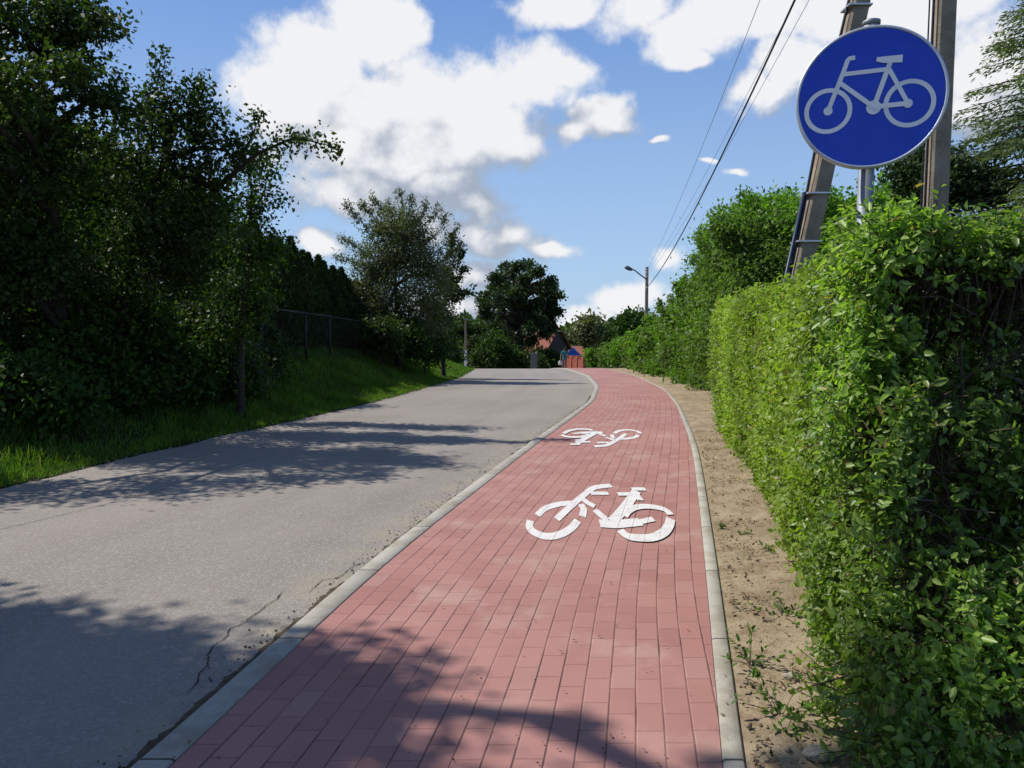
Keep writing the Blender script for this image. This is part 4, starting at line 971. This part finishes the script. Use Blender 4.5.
mb = MB()
for s_ in (-1, 1):
    o_ = .5; sl = (ridge-eave)/hw
    mb.add([hp(-.4, 0, ridge), hp(hl+.4, 0, ridge), hp(hl+.4, s_*(hw+o_), eave-sl*o_), hp(-.4, s_*(hw+o_), eave-sl*o_), hp(-.4, 0, ridge-.14), hp(hl+.4, 0, ridge-.14), hp(hl+.4, s_*(hw+o_), eave-sl*o_-.14), hp(-.4, s_*(hw+o_), eave-sl*o_-.14)],
           [(0, 1, 2, 3), (7, 6, 5, 4), (0, 3, 7, 4), (1, 5, 6, 2), (3, 2, 6, 7)])
rf = mb.build('roof', M['roof'], house)
mb = MB(); c = Vector(hp(3, 0, ridge+.3)); mb.box(c, (.7, .7, 1.6), -ha); mb.build('chimney', M['redwall'], rf)
for a in (1.0, 3.2):
    w = MB(); w.add([hp(a, -hw-.03, gz+1.1), hp(a+1.1, -hw-.03, gz+1.1), hp(a+1.1, -hw-.03, gz+2.3), hp(a, -hw-.03, gz+2.3)], [(0, 1, 2, 3)]); w.build('window', M['glass'], house)
# second small house
h2p = P(571, 346, 110); g2 = float(H(h2p[0], 110)); h2 = empty('house', (h2p[0], 110, g2), 'low distant building with a brownish red roof right of the gabled house', 'house')
zr = h2p[2]-g2; mb = MB(); mb.box((0, 0, (zr-1.2)/2), (4.4, 5, zr-1.2)); mb.build('wall', M['wall_lt'], h2)
mb = MB(); mb.add([(-2.6, -2.8, zr-1.3), (2.6, -2.8, zr-1.3), (2.6, 0, zr), (-2.6, 0, zr), (-2.6, 2.8, zr-1.3), (2.6, 2.8, zr-1.3)], [(0, 1, 2, 3), (3, 2, 5, 4), (0, 3, 4), (1, 5, 2)]); mb.build('roof', M['roof'], h2)
w = MB(); w.box((-.8, -2.52, zr-2.2), (.9, .04, 1)); w.build('window', M['glass'], h2)
# red wall, blue tarpaulin, cabinet, pole
wa = P(567, 357, 66); wbp = P(584, 357.5, 63); g3 = float(H(wa[0], 66)); rw = empty('garden_wall', (wa[0], 66, g3), 'low red brick garden wall beside the path at the far bend', 'wall')
mb = MB(); dv = Vector((wbp[0]-wa[0], wbp[1]-wa[1], 0)); L = dv.length; rz_ = math.atan2(dv.y, dv.x); ht = wa[2]-g3
mb.box((dv.x/2, dv.y/2, ht/2), (L, .25, ht), rz_); mb.build('wall', M['redwall'], rw)
mb = MB(); mb.box((dv.x/2, dv.y/2, ht+.04), (L+.1, .34, .07), rz_); mb.build('coping', M['roof'], rw)
for t in (0, .33, .66, 1):
    mb = MB(); mb.box((dv.x*t, dv.y*t, ht/2+.08), (.36, .36, ht+.16), rz_); mb.build('pier', M['redwall'], rw)
bt = P(573, 349.5, 74); g4 = float(H(bt[0], 74)); tp_ = empty('tarpaulin_tent', (bt[0], 74, g4), 'small blue peaked tarpaulin shelter behind the red wall', 'tent')
hz_ = bt[2]-g4; mb = MB(); mb.add([(-.75, -.7, hz_-.55), (.75, -.7, hz_-.55), (.75, .7, hz_-.55), (-.75, .7, hz_-.55), (0, 0, hz_+.25)], [(0, 1, 4), (1, 2, 4), (2, 3, 4), (3, 0, 4)]); mb.build('canopy', M['tarp'], tp_)
mb = MB(); mb.add([(-.73, -.68, .1), (.1, -.68, .1), (.1, -.68, hz_-.56), (-.73, -.68, hz_-.56)], [(0, 1, 2, 3)]); mb.build('side_sheet', M['tarp_lt'], tp_)
for a in ((-.7, -.66), (.7, -.66), (.7, .66), (-.7, .66)):
    mb = MB(); mb.tube([(a[0], a[1], 0), (a[0], a[1], hz_-.56)], .03, 6); mb.build('leg', M['galv'], tp_)
cb_ = P(534, 364, 58); g5 = float(H(cb_[0], 58)); cab = empty('utility_cabinet', (cb_[0], 58, g5), 'grey utility cabinet on the far side of the bend below the oak', 'cabinet')
tz = P(534, 354, 58)[2]-g5; mb = MB(); mb.box((0, 0, tz/2), (.5, .35, tz)); mb.build('body', M['cabinet'], cab); mb = MB(); mb.box((0, -.01, tz+.03), (.56, .42, .05)); mb.build('lid', M['cabinet'], cab)
mb = MB(); mb.box((0, -.182, tz/2+.05), (.42, .012, tz*.75)); mb.build('door', M['cabinet'], cab)
pp = P(465.5, 318, 78); g6 = float(H(pp[0], 78)); pl = empty('utility_pole', (pp[0], 78, g6), 'thin distant utility pole with a pale lower half left of the oak', 'utility pole')
zm = P(465, 350, 78)[2]; mb = MB(); tpole(mb, (pp[0], 78, zm), (pp[0], 78, pp[2]), .24, .16, .2, .16); mb.build('shaft', M['cpole'], pl, org=pl.location)
mb = MB(); tpole(mb, (pp[0], 78, g6-.2), (pp[0], 78, zm-.005), .34, .27, .3, .25); mb.build('base', M['white'], pl, org=pl.location)
mb = MB(); mb.box((pp[0]+.35, 78-.1, pp[2]-.15), (1.1, .08, .08)); mb.build('crossarm', M['galv'], pl, org=pl.location)

# person walking away beyond the crest
PDn = 56.; hp_ = P(564.5, 347.3, PDn); gp = float(prof(PDn))+PZ; ht = hp_[2]-gp
K = ht/1.75
pe = empty('person', (hp_[0], PDn, gp), 'person in a teal shirt with dark hair walking away with a white bag', 'person')
def skinned(name, verts, edges, rad, m, lv=2, parent=pe):
    me = bpy.data.meshes.new(name); me.from_pydata([tuple(q*K for q in v) for v in verts], edges, []); o = bpy.data.objects.new(name, me); COL.objects.link(o)
    md = o.modifiers.new('skin', 'SKIN'); md.use_smooth_shade = True
    for v, r in zip(me.skin_vertices[0].data, rad): v.radius = (r[0]*K, r[1]*K) if hasattr(r, '__len__') else (r*K, r*K)
    me.skin_vertices[0].data[0].use_root = True
    o.modifiers.new('sub', 'SUBSURF').render_levels = lv
    me.materials.append(m); o.parent = parent; return o
body_v = [(0, 0, .95), (0, 0, 1.15), (0, 0, 1.38), (0, 0, 1.47), (0, 0, 1.53), (0, 0, 1.62), (0, 0, 1.70),
          (.10, 0, .9), (.12, .10, .5), (.11, .02, .08), (.11, .16, .04), (-.10, 0, .9), (-.11, .12, .5), (-.11, .22, .09), (-.11, .36, .05),
          (.18, 0, 1.40), (.26, -.03, 1.12), (.30, .10, .88), (.31, .13, .79), (-.18, 0, 1.40), (-.27, .02, 1.12), (-.30, .02, .87), (-.30, .03, .78)]
body_e = [(0, 1), (1, 2), (2, 3), (3, 4), (4, 5), (5, 6), (0, 7), (7, 8), (8, 9), (9, 10), (0, 11), (11, 12), (12, 13), (13, 14), (2, 15), (15, 16), (16, 17), (17, 18), (2, 19), (19, 20), (20, 21), (21, 22)]
body_r = [(.15, .11), (.14, .10), (.16, .11), .06, .055, (.082, .10), (.06, .075), .085, .055, .04, .035, .085, .055, .04, .035, .055, .04, .03, .035, .055, .04, .03, .035]
skinned('body', body_v, body_e, body_r, M['skin'])
skinned('shirt', [(0, 0, 1.0), (0, 0, .86), (0, 0, 1.18), (0, 0, 1.38), (0, 0, 1.455), (.19, 0, 1.405), (.26, -.02, 1.18), (-.19, 0, 1.405), (-.265, .01, 1.18)], [(0, 1), (0, 2), (2, 3), (3, 4), (3, 5), (5, 6), (3, 7), (7, 8)], [(.18, .14), (.185, .15), (.17, .13), (.185, .135), .075, .072, .062, .072, .062], M['teal'])
skinned('trousers', [(0, 0, .97), (.10, 0, .86), (.12, .10, .5), (.11, .03, .12), (-.10, 0, .86), (-.11, .12, .5), (-.11, .22, .14)], [(0, 1), (1, 2), (2, 3), (0, 4), (4, 5), (5, 6)], [(.165, .125), .105, .075, .06, .105, .075, .06], M['trousers'])
skinned('hair', [(0, -.012, 1.66), (0, -.02, 1.71), (0, -.035, 1.60)], [(0, 1), (0, 2)], [(.09, .105), (.07, .085), (.07, .06)], M['hair'])
for nm, dx in (('shoe', .11), ('shoe', -.11)):
    y0 = .06 if dx > 0 else .26; mb = MB(); mb.tube([(dx*K, (y0-.06)*K, .05*K), (dx*K, y0*K, .055*K), (dx*K, (y0+.12)*K, .045*K), (dx*K, (y0+.19)*K, .035*K)], [.03*K, .05*K, .045*K, .02*K], 8); mb.build(nm, M['cable'], pe, True)
bag = empty('bag', (hp_[0]-.31*K, PDn+.03*K, gp+.36*K), 'white carrier bag hanging from the left hand of the person', 'bag')
mb = MB(); V = []
for z, w, d in ((0, .13, .06), (.05, .17, .09), (.22, .16, .08), (.34, .12, .04)):
    for k_ in range(12):
        a = 2*math.pi*k_/12; V.append((math.cos(a)*w*K, math.sin(a)*d*K, z*K))
mb.add(V, [(12*i+k_, 12*i+(k_+1) % 12, 12*i+12+(k_+1) % 12, 12*i+12+k_) for i in range(3) for k_ in range(12)]+[tuple(range(11, -1, -1))]); mb.build('sack', M['bag'], bag, True)
mb = MB(); mb.tube([(-.09*K, 0, .34*K), (-.02*K, 0, .42*K), (.02*K, 0, .42*K), (.09*K, 0, .34*K)], .008*K, 5); mb.build('handle', M['bag'], bag)

# ------------------------------------------------------------------ grass on the bank
N = 150000; yy = 4+RNG.random(N)**1.25*42; dl = RNG.random(N)**1.5*3.6-.05
xx = XE(yy)-dl; edge_n = np.array([.12*mnoise.noise(Vector((0, a*1.3, 0)))+.06*mnoise.noise(Vector((0, a*5, 0))) for a in yy]); keep = dl > .06+edge_n; xx = xx[keep]; yy = yy[keep]; dl = dl[keep]
n = len(xx); tall = np.array([.6+.9*max(0, mnoise.noise(Vector((a*1.5, b*1.5, 8)))+.35) for a, b in zip(xx, yy)])
hgt = (.05+.09*RNG.random(n))*tall*np.clip(.5+dl, .5, 1.3); wd = .006+.00055*yy
tag(leaf_mesh('grass', np.stack([xx, yy, H(xx, yy)+.0], 1), RNG.normal(size=(n, 3))*.42+np.array([0, 0, 1]), rdir(n), hgt*1.25, wd, M['grass']), 'short green grass covering the left bank', 'grass', kind='stuff')
N = 5000; yy = 4+RNG.random(N)*36; dl = -.12+RNG.random(N)*.35; xx = XE(yy)-dl
rocks('roadside_grit', np.stack([xx, yy, prof(yy)+.008], 1)[:2200], .004+.010*RNG.random(2200)**2, M['stone'], 'grit and crumbs along the left edge of the asphalt', 'grit')

# ------------------------------------------------------------------ sky and sun
AZ = R(72); ELV = R(50)   # sun: 62 degrees left of the view direction
w = bpy.data.worlds.new('World'); sc.world = w; w.use_nodes = True; T = NT(w.node_tree); T.n.clear()
tc = T.node('ShaderNodeTexCoord').outputs['Generated']
sky = T.node('ShaderNodeTexSky', sky_type='NISHITA', sun_disc=False, sun_elevation=ELV, sun_rotation=-AZ)
sky.air_density = 1.0; sky.dust_density = .6; sky.ozone_density = 2.2
blobs = [(320, 62, 78, 66), (300, 110, 66, 50), (350, 110, 80, 60), (430, 140, 95, 52), (500, 130, 70, 42), (380, 190, 80, 34), (268, 92, 48, 34), (365, 30, 62, 42), (398, 100, 110, 58), (470, 100, 85, 55), (525, 88, 70, 45), (570, 70, 46, 26), (598, 118, 42, 22), (578, 132, 24, 16), (330, 150, 70, 55), (400, 160, 110, 42), (340, 195, 66, 34), (440, 185, 60, 28),
         (480, 208, 36, 28), (502, 238, 62, 22), (548, 247, 34, 12), (470, 232, 40, 22), (430, 225, 48, 30), (455, 272, 40, 20), (450, 310, 44, 26), (318, 245, 34, 14), (405, 20, 30, 14), (410, 30, 26, 18),
         (560, 2, 80, 18), (640, 12, 54, 28), (690, 34, 52, 38), (735, 6, 70, 30), (690, 66, 26, 14), (795, 72, 42, 38), (765, 98, 34, 20), (890, 8, 110, 40), (990, 60, 70, 56), (965, 112, 56, 28), (880, 60, 60, 40),
         (655, 137, 16, 6), (733, 166, 16, 7), (625, 295, 48, 22), (588, 316, 44, 18), (672, 264, 22, 14), (560, 332, 40, 14), (708, 158, 9, 4), (540, 352, 60, 10)]
gr = bpy.data.node_groups.new('cloud_density', 'ShaderNodeTree')
gr.interface.new_socket('Vector', in_out='INPUT', socket_type='NodeSocketVector'); gr.interface.new_socket('Density', in_out='OUTPUT', socket_type='NodeSocketFloat'); gr.interface.new_socket('Bulk', in_out='OUTPUT', socket_type='NodeSocketFloat')
g = NT(gr); gi = g.node('NodeGroupInput'); go = g.node('NodeGroupOutput'); vec = gi.outputs[0]
warp = g.vmath('SCALE', g.vmath('SUBTRACT', g.noise(vec, 9, 3, .6, out=1), (.5, .5, .5)), sc_=.075)
vw = g.vmath('ADD', vec, warp)
acc = None
for (px, py, rx, ry_) in blobs:
    d = ray(px, py); L = np.linalg.norm(d); d = d/L; s = 1.11/(F*L)
    q = g.vmath('MULTIPLY', g.vmath('SUBTRACT', vw, tuple(d)), (1/(rx*s), 1/(rx*s), 1/(ry_*s)))
    v_ = g.math('SUBTRACT', 1., g.vmath('LENGTH', q))
    # small clouds get a lower peak so they stay thin
    acc = v_ if acc is None else g.math('SMOOTH_MAX', acc, v_, .12)
# elsewhere in the sky, scattered fair-weather clouds (not in the photographed part)
front = g.ramp(g.sep(vec)[1], .55, .75, 0, 1)
gen = g.math('SUBTRACT', g.math('MULTIPLY', g.noise(vec, 2.6, 3, .5), 2.6), 1.45)
gen = g.math('SUBTRACT', gen, g.math('MULTIPLY', front, 4.))
acc = g.math('MAXIMUM', acc, gen)
fb_ = g.noise(vec, 12, 10, .64)
den = g.math('ADD', acc, g.math('MULTIPLY', g.math('SUBTRACT', fb_, .5), 1.85))
g.l.new(den, go.inputs[0]); g.l.new(g.math('MINIMUM', acc, .75), go.inputs[1])
def dens(v): x = T.node('ShaderNodeGroup'); x.node_tree = gr; T.put(x.inputs[0], v); return x.outputs
d0, b0 = dens(tc); off = (-.028, 0., .045)
d1 = dens(T.vmath('ADD', tc, off))[0]; b1 = dens(T.vmath('ADD', tc, (-.05, 0., .13)))[1]
mask = T.ramp(d0, -.02, .52)
lit = T.math('SUBTRACT', d0, d1)
sh = T.ramp(T.math('ADD', T.math('MULTIPLY', lit, 1.0), T.math('MULTIPLY', T.math('SUBTRACT', b0, b1), .85)), -.36, .72)
ccol = T.mix(sh, (.40, .46, .57), (.95, .955, .97))
cs = T.node('ShaderNodeMapRange'); 
bgS = T.node('ShaderNodeBackground'); 
el = T.math('ARCSINE', T.sep(tc)[2])
grad = T.mix(T.ramp(el, .5, 1.35), T.mix(T.ramp(el, -.02, .58), (3.9, 5.7, 8.2), (.95, 2.35, 6.2)), (.65, 1.0, 1.8))
skyc = T.mix(.75, T.mix(1., sky.outputs[0], (.9, 1.0, 1.16), 'MULTIPLY'), grad)
T.put(bgS.inputs[0], skyc); bgS.inputs[1].default_value = .11
bgC = T.node('ShaderNodeBackground'); T.put(bgC.inputs[0], ccol); bgC.inputs[1].default_value = .95
mx = T.node('ShaderNodeMixShader'); T.l.new(T.math('MULTIPLY', mask, .97), mx.inputs[0]); T.l.new(bgS.outputs[0], mx.inputs[1]); T.l.new(bgC.outputs[0], mx.inputs[2])
T.l.new(mx.outputs[0], T.node('ShaderNodeOutputWorld').inputs[0])
w.cycles.sampling_method = 'MANUAL'; w.cycles.sample_map_resolution = 512

sun = bpy.data.lights.new('sun', 'SUN'); sun.energy = 5.0; sun.angle = R(.55); sun.color = (1, .955, .88)
so = bpy.data.objects.new('sun', sun); COL.objects.link(so)
tosun = Vector((-math.sin(AZ)*math.cos(ELV), math.cos(AZ)*math.cos(ELV), math.sin(ELV)))
so.rotation_euler = tosun.to_track_quat('Z', 'Y').to_euler(); so.location = (-20, 10, 30)

sc.view_settings.view_transform = 'Standard'; sc.view_settings.look = 'None'; sc.view_settings.exposure = 0; sc.view_settings.gamma = 1
sc.cycles.max_bounces = 7; sc.cycles.diffuse_bounces = 3; sc.cycles.transmission_bounces = 4; sc.cycles.transparent_max_bounces = 4; sc.cycles.use_denoising = True
sc.cycles.caustics_reflective = False; sc.cycles.caustics_refractive = False
